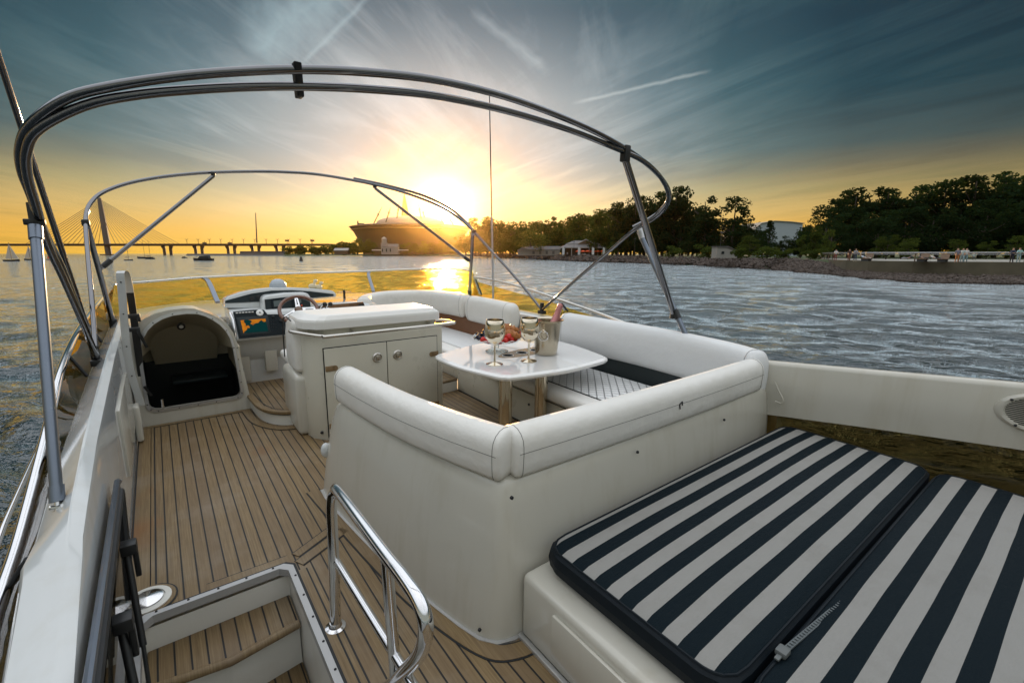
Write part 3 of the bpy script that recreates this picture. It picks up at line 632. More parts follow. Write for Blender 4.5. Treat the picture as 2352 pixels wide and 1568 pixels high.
for nm, (a, b), hh in (('bird_ornament', (1300, 150), .07), ('bird_ornament', (1385, 165), .055)):
    c = Yp(*r6(a, b), 6.35); t_ = thing(nm, 'larger cream bird ornament with raised head behind the helm hood' if hh > .06 else 'smaller cream bird ornament resting behind the helm hood', 'ornament', c - Vector((0, 0, .05)))
    q = MB(); q.ball(c, .042, 0, 12, (1.25, .8, .9)); q.tube([c + Vector((.02, 0, .02)), c + Vector((.035, 0, hh))], .018, 8); put('body', q, M['cream'], t_)
    q = MB(); q.ball(c + Vector((.04, 0, hh)), .022, 0, 10, (1.2, .9, .9)); put('head', q, M['cream'], t_)
for (a, b, y) in ((1765, 255, 6.5), (-1740 + 560, 0, 0)):
    if y == 0: continue
    c = Yp(*r6(a, b), y); t_ = thing('windscreen_support', 'windscreen support base with a clear disc shaped for its reflection', 'fitting', c - Vector((0, 0, .06)))
    q = MB(); q.lathe([(.016, -.10), (.016, .045), (0, .047)], c, 12); put('post', q, M['black'], t_)
    q = MB(); q.lathe([(.0, .02), (.10, .02), (.10, .024), (0, .024)], c, 20); put('disc', q, M['glass'], t_)  # disc gives the reflection at the windscreen support a solid shape
# ---- steering wheel
wc = Yp(*r6(1095, 495), 5.42); wh = thing('steering_wheel', 'three-spoke steering wheel with a varnished mahogany rim at the helm', 'steering wheel', wc)
MW = Matrix.Rotation(radians(-12), 3, 'Z') @ Matrix.Rotation(radians(42), 3, 'X')
def torus(mb, c, R, r, Mx, n=40, m=10, mi=0):
    vs = [Vector(c) + Mx @ Vector(((R + r * cos(2 * pi * j / m)) * cos(2 * pi * i / n), (R + r * cos(2 * pi * j / m)) * sin(2 * pi * i / n), r * sin(2 * pi * j / m))) for i in range(n) for j in range(m)]
    mb.add(vs, [(i * m + j, ((i + 1) % n) * m + j, ((i + 1) % n) * m + (j + 1) % m, i * m + (j + 1) % m) for i in range(n) for j in range(m)], mi)
q = MB(); torus(q, wc, .19, .020, MW); put('rim', q, M['wheelw'], wh)
for a in (95, -2, 215):
    a = radians(a); q = MB(); d_ = Vector((cos(a), sin(a), 0)); e_ = Vector((-sin(a), cos(a), 0))
    q.ext([wc + MW @ v for v in (d_ * .02 + e_ * .026, d_ * .185 + e_ * .016, d_ * .185 - e_ * .016, d_ * .02 - e_ * .026)], MW @ Vector((0, 0, .008)), .002); sp_ = put('spoke', q, M['steel'], wh)
    q = MB(); q.ext([wc + MW @ (v + Vector((0, 0, .0085))) for v in (d_ * .07 + e_ * .006, d_ * .15 + e_ * .004, d_ * .15 - e_ * .004, d_ * .07 - e_ * .006)], MW @ Vector((0, 0, .001))); put('slot', q, M['black'], sp_, smooth=0)
q = MB(); q.lathe([(.04, -.03), (.042, .01), (.03, .026), (0, .03)], wc, 20, 0, MW); put('hub', q, M['dashw'], wh)
q = MB(); q.tube([wc, wc + MW @ Vector((0, 0, -.22))], .045, 12); put('column', q, M['black'], wh)

# ---- helm seat
hsx = thing('helm_chair', 'white moulded helm seat backing onto the wet bar', 'seat', (1.5, 4.6, .14))
q = MB(); q.ext([(.855, y, z) for y, z in ((4.22, .0), (4.78, .0), (4.80, .50), (4.74, .58), (4.22, .56))], (1.25, 0, 0), .05, 3); put('seat_box', q, M['gelm'], hsx)
q = MB(); q.ext([(.87, y, z) for y, z in ((4.24, .58), (4.55, .58), (4.62, .66), (4.60, .92), (4.52, 1.03), (4.42, 1.06), (4.24, 1.04))], (1.2, 0, 0), .05, 3); put('backrest', q, M['vinyl'], hsx)
q = MB(); q.ext([(.90, y, z) for y, z in ((4.6, .55), (5.05, .56), (5.06, .64), (4.6, .65))], (1.15, 0, 0), .03, 3); put('seat_cushion', q, M['vinyl'], hsx)
q = MB(); q.tube([(.862, y, z) for y, z in ((4.62, .66), (4.605, .9), (4.53, 1.04), (4.42, 1.068), (4.25, 1.055))], .006, 6); put('piping', q, M['rubber'], hsx)
# ---- wet bar
wb = thing('wet_bar', 'cream wet bar cabinet with two doors and a wraparound steel rail', 'cabinet', (1.6, 4.2, 0))
bo = [(.93, 4.5), (.93, 4.22), (.955, 4.12), (1.03, 4.02), (1.08, 3.995), (2.17, 3.985), (2.20, 4.02), (2.20, 4.5)]
q = MB(); q.ext([(x, y, -.02) for x, y in bo], (0, 0, .955), .012, 2); put('body', q, M['bar'], wb, smooth=30)
bi = [(.99, 4.49), (.99, 4.24), (1.08, 4.07), (1.12, 4.05), (2.13, 4.045), (2.15, 4.08), (2.15, 4.49)]
q = MB(); q.ext([(x, y, .93) for x, y in bi], (0, 0, .075)); put('counter', q, M['bar'], wb, smooth=30)
lo_ = [(.90, 4.50), (.90, 4.20), (.925, 4.13), (1.01, 4.035), (1.07, 4.01), (2.14, 3.99), (2.17, 4.02), (2.17, 4.50)]
q = MB(); c_ = Vector((1.55, 4.27, 0))
def sh(p, f, z): return (c_.x + (p[0] - c_.x) * f[0], c_.y + (p[1] - c_.y) * f[1], z)
n = len(lo_); R0 = [sh(p, (1, 1), .995) for p in lo_]; R1 = [sh(p, (1.0, 1.0), 1.055) for p in lo_]; R2 = [sh(p, (.99, .985), 1.072) for p in lo_]; R3 = [sh(p, (.91, .88), 1.105) for p in lo_]; R4 = [sh(p, (.86, .8), 1.11) for p in lo_]
for A, B in ((R0, R1), (R1, R2), (R2, R3), (R3, R4)): loft(q, A, B)
q.add(R4, [tuple(range(n))]); q.add(R0, [tuple(range(n))]); put('lid', q, M['lid'], wb, smooth=14)
q = MB(); rl = [(.93, 4.30, .965), (.865, 4.27, .965), (.86, 4.2, .965), (.99, 4.0, .955), (1.06, 3.94, .95), (1.12, 3.925, .95), (2.19, 3.915, .955), (2.27, 3.95, .958), (2.285, 4.03, .96), (2.24, 4.1, .962), (2.18, 4.12, .962)]
q.tube(cr(rl, 4), .0155, 12); put('rail', q, M['steelb'], wb)
for x in (1.30, 2.05): q = MB(); q.tube([(x, 4.045, .965), (x, 3.925, .955)], .010, 8); put('rail_bracket', q, M['steelb'], wb)
for (x0, x1, hx) in ((1.045, 1.597, 0), (1.603, 2.115, 1)):
    q = MB(); q.box((x0, 3.972, .03), (x1, 4.01, .835), .005); dd = put('door', q, M['bar'], wb)
    lx = 1.505 if hx == 0 else 1.70; lz = .70
    q = MB(); q.lathe([(.046, 0), (.046, .004), (.038, .012), (.036, .004), (0, .003)], (lx, 3.972, lz), 22, 0, Matrix.Rotation(radians(90), 3, 'X')); q.box((lx - .009, 3.952, lz - .025), (lx + .009, 3.97, lz + .025), .004); q.box((lx - .024, 3.952, lz + .008), (lx + .024, 3.966, lz + .02), .004); put('latch', q, M['steelb'], dd)
    for hz in (.66, .14):
        a, b = (x0 + .002, x0 + .082) if hx == 0 else (x1 - .062, x1 + .012)
        q = MB(); q.box((a, 3.966, hz - .024), (b, 3.9735, hz + .024), .003); q.lathe([(.024, 0), (.024, .0075), (0, .0075)], (b if hx == 0 else a, 3.9735, hz), 16, 0, Matrix.Rotation(radians(90), 3, 'X')); put('hinge', q, M['inlay'], dd)
q = MB(); q.box((1.040, 3.979, .025), (2.120, 3.996, .840)); put('door_gap', q, M['dark'], wb, smooth=0)
q = MB(); q.ball((1.0, 4.045, .07), .014, seg=8); put('bolt', q, M['black'], wb)
# ================================================================== SEATING, TABLE, SUNPAD (boat units)
# ---- sofa surround: outer foot -> rounded rim -> inner face
so = thing('sofa_surround', 'white moulded surround of the U-shaped sofa by the stairs', 'sofa base', (1.6, 2, 0))
stw = [((.80, 3.26), (.93, 3.12), .50), ((.757, 3.17), (.885, 3.10), .62), ((.752, 3.05), (.855, 3.02), .70), ((.758, 2.90), (.848, 2.90), .725), ((.79, 2.55), (.89, 2.55), .725), ((.824, 2.22), (.94, 2.2), .725), ((.86, 1.95), (1.0, 1.95), .725), ((.90, 1.74), (1.045, 1.75), .725),
       ((.935, 1.58), (1.075, 1.62), .725), ((.97, 1.46), (1.09, 1.545), .725), ((1.02, 1.395), (1.11, 1.50), .725), ((1.09, 1.37), (1.15, 1.485), .725), ((1.30, 1.372), (1.34, 1.475), .725), ((2.0, 1.385), (2.02, 1.465), .725), ((2.8, 1.40), (2.82, 1.465), .725), ((3.50, 1.42), (3.52, 1.47), .725), ((3.62, 1.44), (3.62, 1.49), .70), ((3.70, 1.50), (3.66, 1.53), .60)]
cen = Vector((2.2, 2.7)); vs = []; ns = 11
for i, (b, r, zt) in enumerate(stw):
    b = Vector(b); r = Vector(r)
    t = Vector(stw[min(i + 1, len(stw) - 1)][1]) - Vector(stw[max(i - 1, 0)][1]); t.normalize(); nin = Vector((-t.y, t.x))
    if nin.dot(cen - r) < 0: nin = -nin
    def P(xy, z): return (xy.x, xy.y, z)
    m1 = b.lerp(r, .75); zk = zt / .725
    vs += [P(b, -.004), P(b.lerp(r, .25) - nin * .012, .22 * zk), P(b.lerp(r, .52) - nin * .014, .45 * zk), P(m1 - nin * .008, .62 * zk), P(b.lerp(r, .86), .68 * zk), P(r, .712 * zk), P(r + nin * .03, zt), P(r + nin * .13, zt), P(r + nin * .155, zt - .03), P(r + nin * .16, zt - .3 * zk), P(r + nin * .16, 0)]
fs = [(i * ns + k, i * ns + k + 1, (i + 1) * ns + k + 1, (i + 1) * ns + k) for i in range(len(stw) - 1) for k in range(ns - 1)] + [tuple(range(ns)), tuple((len(stw) - 1) * ns + k for k in range(ns))]
q = MB(); q.add(vs, fs); sob = put('surround', q, M['gelm'], so, smooth=60)
md = sob.modifiers.new('smooth', 'SUBSURF'); md.levels = md.render_levels = 1
for (px, py) in ((1176, 1143), (1102, 1446), (1465, 1038), (1664, 964)):
    c = Zp(px, py, .06) if px < 1110 else Yp(px, py, 1.40 if py > 1100 else 1.425); put('snap_stud', MB().lathe([(.008, -.006), (.008, .003), (.005, .005), (0, .005)], c, 10, 0, Matrix.Rotation(radians(90), 3, 'X')), M['rubber'], so)
put('knob', MB().ball((.79, 3.12, .32), .045, sq=(.8, .8, 1.2)), M['gel'], so)
q = MB(); q.sweep([(*(Vector(b) * 1), .003) for b, r, z in stw[1:-2]], [(-.012, -.004), (.012, -.004), (.012, .006), (-.012, .006)]); put('foot_seal', q, M['alu'], so)
def bsec(w, h):
    o = []
    for k in range(9): a = pi * k / 8; o.append((w / 2 * cos(a) ** 1 if abs(cos(a)) > 1e-9 else 0, h / 2 - w * .46 + w * .46 * sin(a)))
    o += [(-w / 2 * 1.02, .02 * h), (-w / 2 * 1.0, -.22 * h), (-w / 2 * .96, -.40 * h), (-w / 2 * .84, -.485 * h), (-w / 2 * .6, -.5 * h), (w / 2 * .6, -.5 * h), (w / 2 * .84, -.485 * h), (w / 2 * .96, -.40 * h), (w / 2 * 1.0, -.22 * h), (w / 2 * 1.02, .02 * h)]
    return o
def bolster(name, path, w, h, z, label, mat='vinyl', ends=.05, group='sofa back cushions', seam=(.9, .34), tilt=0, p=3.4, seams=True, cat='cushion', flat=False):
    P = [Vector((x, y, z)) for x, y in path]; t = thing(name, label, cat, (P[0] + P[-1]) / 2 - Vector((0, 0, h / 2)), group)
    sec = rsec(w, h, p, 26) if not flat else bsec(w, h)
    if tilt: sec = [(x + zz * tilt, zz) for x, zz in sec]
    q = MB(); q.sweep(P, sec, ends=ends); o = put('cover', q, M[mat], t, smooth=70)
    if seams:
        q = MB(); body = P[:]; d0 = (P[1] - P[0]).normalized(); d1 = (P[-1] - P[-2]).normalized()
        body[0] = P[0] + d0 * ends * .9; body[-1] = P[-1] - d1 * ends * .9
        for sgn in seam_sides:
            path2 = []
            for i, pp in enumerate(body):
                tt = body[min(i + 1, len(body) - 1)] - body[max(i - 1, 0)]; tt.z = 0; tt.normalize(); a = Vector((tt.y, -tt.x, 0))
                zz = h / 2 * (seam[1] if not flat else .06); u = (w / 2 * (1 - abs(seam[1]) ** p) ** (1 / p) if not flat else w / 2 * 1.012) * sgn
                path2.append(pp + a * (u + zz * tilt) + Vector((0, 0, zz)))
            q.tube(path2, .0017, 6)
        for e, dd in ((body[0], d0), (body[-1], -d1)):
            a = Vector((dd.y, -dd.x, 0)).normalized(); ring_ = [e + dd * .02 + a * (x * 1.004) + Vector((0, 0, zz * 1.004)) for x, zz in sec]
            q.tube(ring_ + [ring_[0]], .0015, 6)
        put('seam', q, M['seam'], t)
    return t
seam_sides = (1,)
lp = cr([(.905, 2.98, 0), (.935, 2.6, 0), (.985, 2.2, 0), (1.06, 1.85, 0), (1.16, 1.50, 0)], 5)
seam_sides = (-1,)
bolster('back_cushion', [(p.x, p.y) for p in lp][::-1], .165, .225, .83, 'white back cushion on the stair side of the sofa, rim lit by the sun', ends=.028, flat=True)
seam_sides = (1,)
ap = cr([(1.155, 1.545, 0), (1.5, 1.535, 0), (2.1, 1.525, 0), (2.8, 1.525, 0), (3.46, 1.54, 0)], 6)
bolster('back_cushion', [(p.x, p.y) for p in ap], .165, .225, .83, 'long white back cushion across the sofa end above the striped sunpad', ends=.028, flat=True)
q = MB()
c0 = Yp(1560, 928, 1.44)
for a in ((0, 0, .025, .012), (.025, .012, .03, -.012), (.0, 0, .01, -.03)): q.tube([c0 + Vector((a[0], -.004, a[1])), c0 + Vector((a[2], -.004, a[3]))], .0035, 5)
tear_parent = [o for o in COL.objects if o.get('label', '').startswith('long white')][0]; put('tear', q, M['black'], tear_parent)
# starboard backrest
seam_sides = ()
sp = cr([(3.50, 1.50, 0), (3.62, 1.9, 0), (3.66, 2.6, 0), (3.62, 3.2, 0), (3.58, 3.74, 0)], 6)
bolster('back_cushion', [(p.x, p.y) for p in sp], .22, .40, .79, 'tall smooth pale back cushion along the starboard side behind the table', 'vinyl2', ends=.07, p=3.0)
q = MB(); q.sweep([(p.x + .02, p.y, 0) for p in sp], [(-.09, .3), (-.085, .62), (.08, .62), (.08, .3)]); put('lower_backrest', q, M['vshade'], o=(3.6, 2.6, .3), label='shade-coloured lower backrest strip under the tall pale starboard cushion', cat='backrest')
# bow-side backrest, two cushions
bp = cr([(2.12, 5.98, 0), (2.30, 6.32, 0), (2.62, 6.58, 0), (3.0, 6.58, 0), (3.32, 6.38, 0), (3.46, 6.02, 0), (3.50, 5.62, 0)], 6)
bolster('back_cushion', [(p.x, p.y) for p in bp], .22, .34, .83, 'curved white back cushion wrapping the bow corner of the sofa', 'vinyl', ends=.06, p=3.0)
bp2 = cr([(3.50, 5.58, 0), (3.51, 5.1, 0), (3.49, 4.5, 0)], 6)
bolster('back_cushion', [(p.x, p.y) for p in bp2], .23, .36, .82, 'short plump white back cushion ahead of the low coaming', 'vinyl', ends=.10, p=3.0)
q = MB(); q.sweep([(p.x, p.y, 0) for p in bp[8:]] + [(p.x, p.y, 0) for p in bp2], [(-.10, .34), (-.09, .68), (.06, .68), (.06, .34)]); put('lower_backrest', q, M['vshade_brown'], o=(3.4, 5.6, .34), label='lower backrest strip in shaded brown under the bow sofa cushions', cat='backrest')
# seat bases
sb = thing('sofa_bench', 'cream seat base under the starboard sofa with a recessed drawer pull', 'sofa base', (3.2, 3.2, 0))
q = MB(); q.box((2.715, 1.62, -.004), (3.72, 4.60, .335), .01); q.box((2.70, 1.62, .315), (2.74, 4.60, .345), .008); put('body', q, M['bar'], sb)
q = MB(); q.box((2.706, 1.7, .06), (2.716, 2.75, .29), .003); dw = put('drawer', q, M['bar'], sb)
q = MB(); q.box((2.700, 2.28, .22), (2.708, 2.60, .27), .004); put('pull', q, M['gelm'], dw)
q = MB(); q.box((2.713, 3.06, .02), (2.7165, 3.066, .31)); q.ball((2.712, 3.25, .22), .012, seg=8); put('seam_gap', q, M['rubber'], sb, smooth=0)
q = MB(); q.box((2.706, 1.62, -.002), (2.72, 4.6, .012)); put('foot_seal', q, M['rubber'], sb, smooth=0)
sb2 = thing('sofa_bench', 'cream seat base under the bow sofa past the small step', 'sofa base', (3.1, 5.4, 0))
q = MB(); q.ext([(2.72, 4.61, .13), (3.7, 4.61, .13), (3.7, 6.6, .13), (2.3, 6.5, .13), (2.25, 6.0, .13), (2.60, 5.95, .13), (2.72, 5.6, .13)], (0, 0, .20), .008); put('body', q, M['bar'], sb2)
M['quilt'] = quilt('quilted_vinyl', True); M['chan'] = quilt('channelled_vinyl', False)
t = thing('seat_cushion', 'quilted white seat cushion under the table on the starboard side', 'cushion', (3.1, 2.7, .345), 'sofa seat cushions')
q = MB(); q.ext([(2.665, 1.66, .35), (3.56, 1.66, .35), (3.52, 3.86, .35), (2.665, 3.86, .35)], (0, 0, .115), .045, 4); put('cover', q, M['vinyl'], t, smooth=60)
q = MB(); q.ext([(2.84, 1.7, .464), (3.52, 1.7, .464), (3.48, 3.80, .464), (2.84, 3.80, .464)], (0, 0, .012), .008, 2); put('quilted_panel', q, M['quilt'], t, smooth=60)
q = MB(); q.tube([(2.835, 1.7, .468), (2.835, 3.8, .468)], .005, 6); q.box((2.672, 1.66, .347), (2.68, 3.86, .352)); put('piping', q, M['rubber'], t)
t = thing('seat_cushion', 'channelled white seat cushion on the bow part of the sofa', 'cushion', (3.1, 5.2, .34), 'sofa seat cushions')
q = MB(); q.ext([(2.67, 4.40, .34), (3.5, 4.40, .34), (3.45, 6.4, .34), (2.35, 6.4, .34), (2.3, 6.0, .34), (2.58, 5.9, .34), (2.67, 5.6, .34)], (0, 0, .12), .045, 4); put('cover', q, M['vinyl'], t, smooth=60)
q = MB(); q.ext([(2.86, 4.45, .459), (3.42, 4.45, .459), (3.38, 6.2, .459), (2.78, 6.1, .459), (2.86, 5.6, .459)], (0, 0, .014), .008, 2); put('channel_panel', q, M['chan'], t, smooth=60)
t = thing('seat_cushion', 'plain white cushion block between the bow and starboard seats', 'cushion', (3.1, 4.1, .345), 'sofa seat cushions')
q = MB(); q.ext([(2.70, 3.88, .347), (3.52, 3.88, .347), (3.5, 4.385, .347), (2.70, 4.385, .347)], (0, 0, .19), .02, 3); put('cover', q, M['gelm'], t, smooth=60)

# ---- table
tb = thing('table', 'glossy white saloon table on two steel pedestal legs', 'table', (2.6, 3.4, 0))
cor = [Zp(1165, 858, .72), Zp(1398, 818, .72), Zp(1235, 772, .72), Zp(1085, 781, .72), Zp(999, 815, .72)]
A_, B_, C_, D_ = Vector((2.07, 2.78, 0)), Vector((3.26, 2.74, 0)), Vector((3.34, 3.95, 0)), Vector((1.93, 3.72, 0)); X_ = Vector((2.62, 4.06, 0))
mids = [(A_ + B_) / 2 + Vector((0, -.07, 0)), (B_ + C_) / 2 + Vector((.07, 0, 0)), (C_ + D_) / 2 + Vector((0, .09, 0)), (D_ + A_) / 2 + Vector((-.055, 0, 0))]
def rc(a, c, b, r=.10):
    d1 = (a - c).normalized(); d2 = (b - c).normalized(); return [c + d1 * r, c * .5 + (c + (d1 + d2) * r * .62) * .5, c + d2 * r]
ol = []
cs_ = [A_, B_, C_, D_]
for i in range(4):
    c = cs_[i]; ol += rc(mids[i - 1], c, mids[i]) + [mids[i]]
tl = cr(ol, 4, True)
q = MB(); cc_ = Vector((2.63, 3.33, 0)); n = len(tl)
def rg(f, z): return [cc_ + (p - cc_) * f + Vector((0, 0, z)) for p in tl]
L = [rg(.93, .668), rg(.985, .672), rg(1.0, .69), rg(.998, .703), rg(.965, .720)]
for a, b in zip(L, L[1:]): loft(q, a, b)
q.add(L[-1], [tuple(range(n))]); q.add(L[0], [tuple(range(n))]); put('table_top', q, M['tablew'], tb, smooth=30)
hx = [Zp(1168, 824, .72), Zp(1192, 818, .72), Zp(1216, 812, .72)]
ia = Zp(1160, 818, .72); ib = Zp(1262, 798, .72); dd = (ib - ia).normalized(); nn_ = Vector((-dd.y, dd.x, 0)); L_ = (ib - ia).length
io = [ia + dd * L_ * (.5 - .62 * cos(2 * pi * k / 36)) + nn_ * .115 * sin(2 * pi * k / 36) for k in range(36)]
q = MB(); q.ext([p + Vector((0, 0, .0004)) for p in io], (0, 0, .002)); inl = put('cupholder_inlay', q, M['inlay'], tb, smooth=0)
hx = [ia + dd * L_ * f for f in (.06, .36, .66, .96)]
for h in hx: put('cup_ring', MB().lathe([(.056, .0024), (.056, .0045), (.048, .005), (.047, .003)], h, 24), M['white'], inl); put('cup_hole', MB().lathe([(0, .0027), (.047, .0027), (.047, .0037), (0, .0037)], h, 24), M['dark'], inl)
for (x, y) in ((2.21, 2.96), (2.63, 2.985)):
    q = MB(); q.lathe([(.058, 0), (.058, .67)], (x, y, 0), 28); lg = put('leg', q, M['steel2'], tb)
    q = MB(); q.lathe([(.10, 0), (.10, .012), (.062, .02)], (x, y, 0), 28); put('foot', q, M['steelb'], lg)
TZ = .7205
def goblet(c, label):
    c = Vector(c); t = thing('wine_goblet', label, 'goblet', c, 'steel wine goblets on the table')
    q = MB(); q.lathe([(0, .0), (.072, .0), (.073, .004), (.045, .010), (.012, .020), (.009, .05), (.009, .16), (.014, .175)], c, 28); put('stem', q, M['steel2'], t, smooth=60)
    q = MB(); q.lathe([(.012, .172), (.045, .19), (.075, .225), (.088, .265), (.089, .30), (.082, .345), (.073, .385), (.070, .386), (.080, .343), (.086, .30), (.085, .266), (.072, .228), (.04, .195), (0, .185)], c, 32); put('bowl', q, M['steel2'], t, smooth=60)
    return t
goblet(Zp(1136, 836, TZ), 'steel wine goblet standing before the fruit plate on the table')
goblet(Zp(1214, 829, TZ), 'steel wine goblet standing beside the ice bucket on the table')
bc = Zp(1254, 812, TZ) 
bk = thing('ice_bucket', 'brushed steel champagne bucket with ring handles on the table', 'ice bucket', bc)
q = MB(); q.lathe([(0, 0), (.095, 0), (.102, .006), (.107, .05), (.125, .22), (.131, .31), (.148, .322), (.158, .326), (.157, .333), (.145, .331), (.127, .318), (.120, .22), (.10, .03), (0, .02)], bc, 40); put('shell', q, simple('bucket_steel', (.50, .44, .34), .24, 1, var=.08, vs=9), bk, smooth=45)
for sgn in (0, 1):
    vd = (E0 - bc); vd.z = 0; vd.normalize(); vd = Matrix.Rotation(radians(180 * sgn - 12), 3, 'Z') @ vd; hc0 = bc + vd * .128 + Vector((0, 0, .24))
    q = MB(); q.ball(hc0 + vd * .006, .022, 0, 12, (.8, .8, 1)); hb = put('handle_mount', q, M['steel2'], bk)
    sdv = Vector((-vd.y, vd.x, 0)); q = MB(); MR = Matrix((sdv, Vector((0, 0, 1)), vd)).transposed(); torus(q, hc0 + vd * .016 + Vector((0, 0, -.04)), .044, .005, MR, 28, 8); put('ring', q, M['steel'], hb)
# bottle in the bucket
b0 = bc + Vector((.02, .0, .12)); b1 = Yp(1288, 698, bc.y + .02) ; bd = (b1 - b0).normalized()
bt = thing('champagne_bottle', 'champagne bottle with pink foil neck leaning in the ice bucket', 'bottle', b0)
def alongM(d):
    a = Vector((0, 0, 1)); qn = a.rotation_difference(d); return qn.to_matrix()
MBt = alongM(bd); Lb = (b1 - b0).length
q = MB(); q.lathe([(0, -.06), (.05, -.06), (.055, .0), (.055, .06), (.045, Lb * .42), (.04, Lb * .46)], b0, 20, 0, MBt); put('body', q, simple('bottle_rose', (.35, .13, .10), .12, var=.1), bt)
q = MB(); q.lathe([(.047, Lb * .40), (.036, Lb * .62), (.027, Lb * .80), (.028, Lb * .82), (.026, Lb * .84), (.028, Lb * .87), (.029, Lb * .96), (.020, Lb), (0, Lb)], b0, 20, 0, MBt); put('foil', q, M['foil'], bt)
q = MB(); q.lathe([(.0285, Lb * .815), (.031, Lb * .83), (.0285, Lb * .845)], b0, 20, 0, MBt); put('collar', q, simple('foil_band', (.45, .18, .18), .3, .5), bt)
# fruit stand
fc = Zp(1140, 806, TZ); fc = Zp(1141, 807, TZ)
fs_ = thing('cake_stand', 'clear footed glass stand with a scalloped rim on the table', 'cake stand', fc)
q = MB(); prof = [(0, .006), (.105, .004), (.11, .008), (.06, .018), (.024, .03), (.018, .06), (.022, .085), (.06, .095), (.12, .098), (.19, .112), (.232, .136)]
vs = []; sg = 48
for i, (r, z) in enumerate(prof):
    for k in range(sg):
        a = 2 * pi * k / sg; rr = r * (1 + (.03 * cos(a * 12) if i >= 9 else 0)); vs.append(fc + Vector((rr * cos(a), rr * sin(a), z + (.008 * cos(a * 12) if i == 10 else 0))))
q.add(vs, [(i * sg + k, i * sg + (k + 1) % sg, (i + 1) * sg + (k + 1) % sg, (i + 1) * sg + k) for i in range(len(prof) - 1) for k in range(sg)]); put('dish', q, M['glass'], fs_, smooth=60, fixn=False)
q = MB(); rim = [fc + Vector((.232 * (1 + .03 * cos(a * 12)) * cos(a), .232 * (1 + .03 * cos(a * 12)) * sin(a), .137 + .008 * cos(a * 12))) for a in [2 * pi * k / 96 for k in range(97)]]; q.tube(rim, .0035, 6); put('rim', q, simple('glass_rim', (.75, .75, .72), .1, .2), fs_)
rv = (E0 - fc); rv.z = 0; rv.normalize(); rs = Vector((-rv.y, rv.x, 0))      # rs points to the photo's right or left
if rs.x < 0: rs = -rs
def fpnt(a, b, z): return fc + rs * a + rv * b + Vector((0, 0, z))
def croissant(c, ang, sc, label):
    t = []; path = []
    for k in range(15):
        u = k / 14 * 2 - 1; path.append(Vector((u * .085, .05 * u * u, .012 * (1 - u * u)))); t.append((1 - abs(u) ** 2.2) ** .6 * (.85 + .15 * math.cos(u * 22)) + .08)
    R_ = Matrix.Rotation(ang, 3, 'Z'); q = MB(); q.tube([Vector(c) + R_ @ (p * sc) for p in path], .046 * sc, 12, taper=t)
    put('croissant', q, M['crois'], o=c, label=label, cat='croissant', group='croissants on the glass stand', smooth=60)
ra = atan2(rs.y, rs.x)
croissant(fpnt(.10, -.05, .195), ra - .5, 1.15, 'larger croissant on top of the fruit stand')
croissant(fpnt(.13, .06, .165), ra - .8, 1.05, 'lower croissant at the goblet-bucket side of the fruit stand')
croissant(fpnt(-.05, -.09, .165), ra + .5, 1.05, 'croissant half hidden behind the front goblet')
random.seed(11)
sp_ = [(-.13, .115, .135), (-.075, .15, .135), (-.03, .17, .135), (.03, .16, .135), (.085, .14, .138), (.135, .115, .138), (-.05, .11, .165), (.06, .105, .168), (.11, .12, .17), (.165, .07, .14), (.0, .12, .16)]
st0 = None
for i, (a, b, z) in enumerate(sp_):
    c = fpnt(a, b, z)
    if st0 is None:
        st0 = thing('strawberry', 'red strawberry half among the fruit on the glass stand', 'strawberry', c, 'strawberries on the glass stand')
        q = MB(); q.lathe([(0, -.036), (.016, -.026), (.028, -.004), (.03, .012), (.02, .022), (0, .025)], c, 14, 0, Matrix.Rotation(1.2, 3, 'X')); put('flesh', q, M['straw'], st0, smooth=60)
    else: dup(st0, c, rotz=random.uniform(0, 6))
b_0 = None
k = 0
for i in range(46):
    a = random.uniform(-.205, -.07); b = random.uniform(-.07, .12)
    if a * a + b * b > .044: continue
    z = .128 + .034 * random.random() + (.03 if a > -.13 else 0)
    c = fpnt(a, b, z)
    if b_0 is None:
        q = MB(); q.ball(c, .017, 0, 10, (1, 1, .9)); b_0 = put('berry', q, M['berry'], o=c, label='dark blueberry in the heap at the left of the glass stand', cat='berry', group='berries on the glass stand')
    else: dup(b_0, c)
random.seed(5)
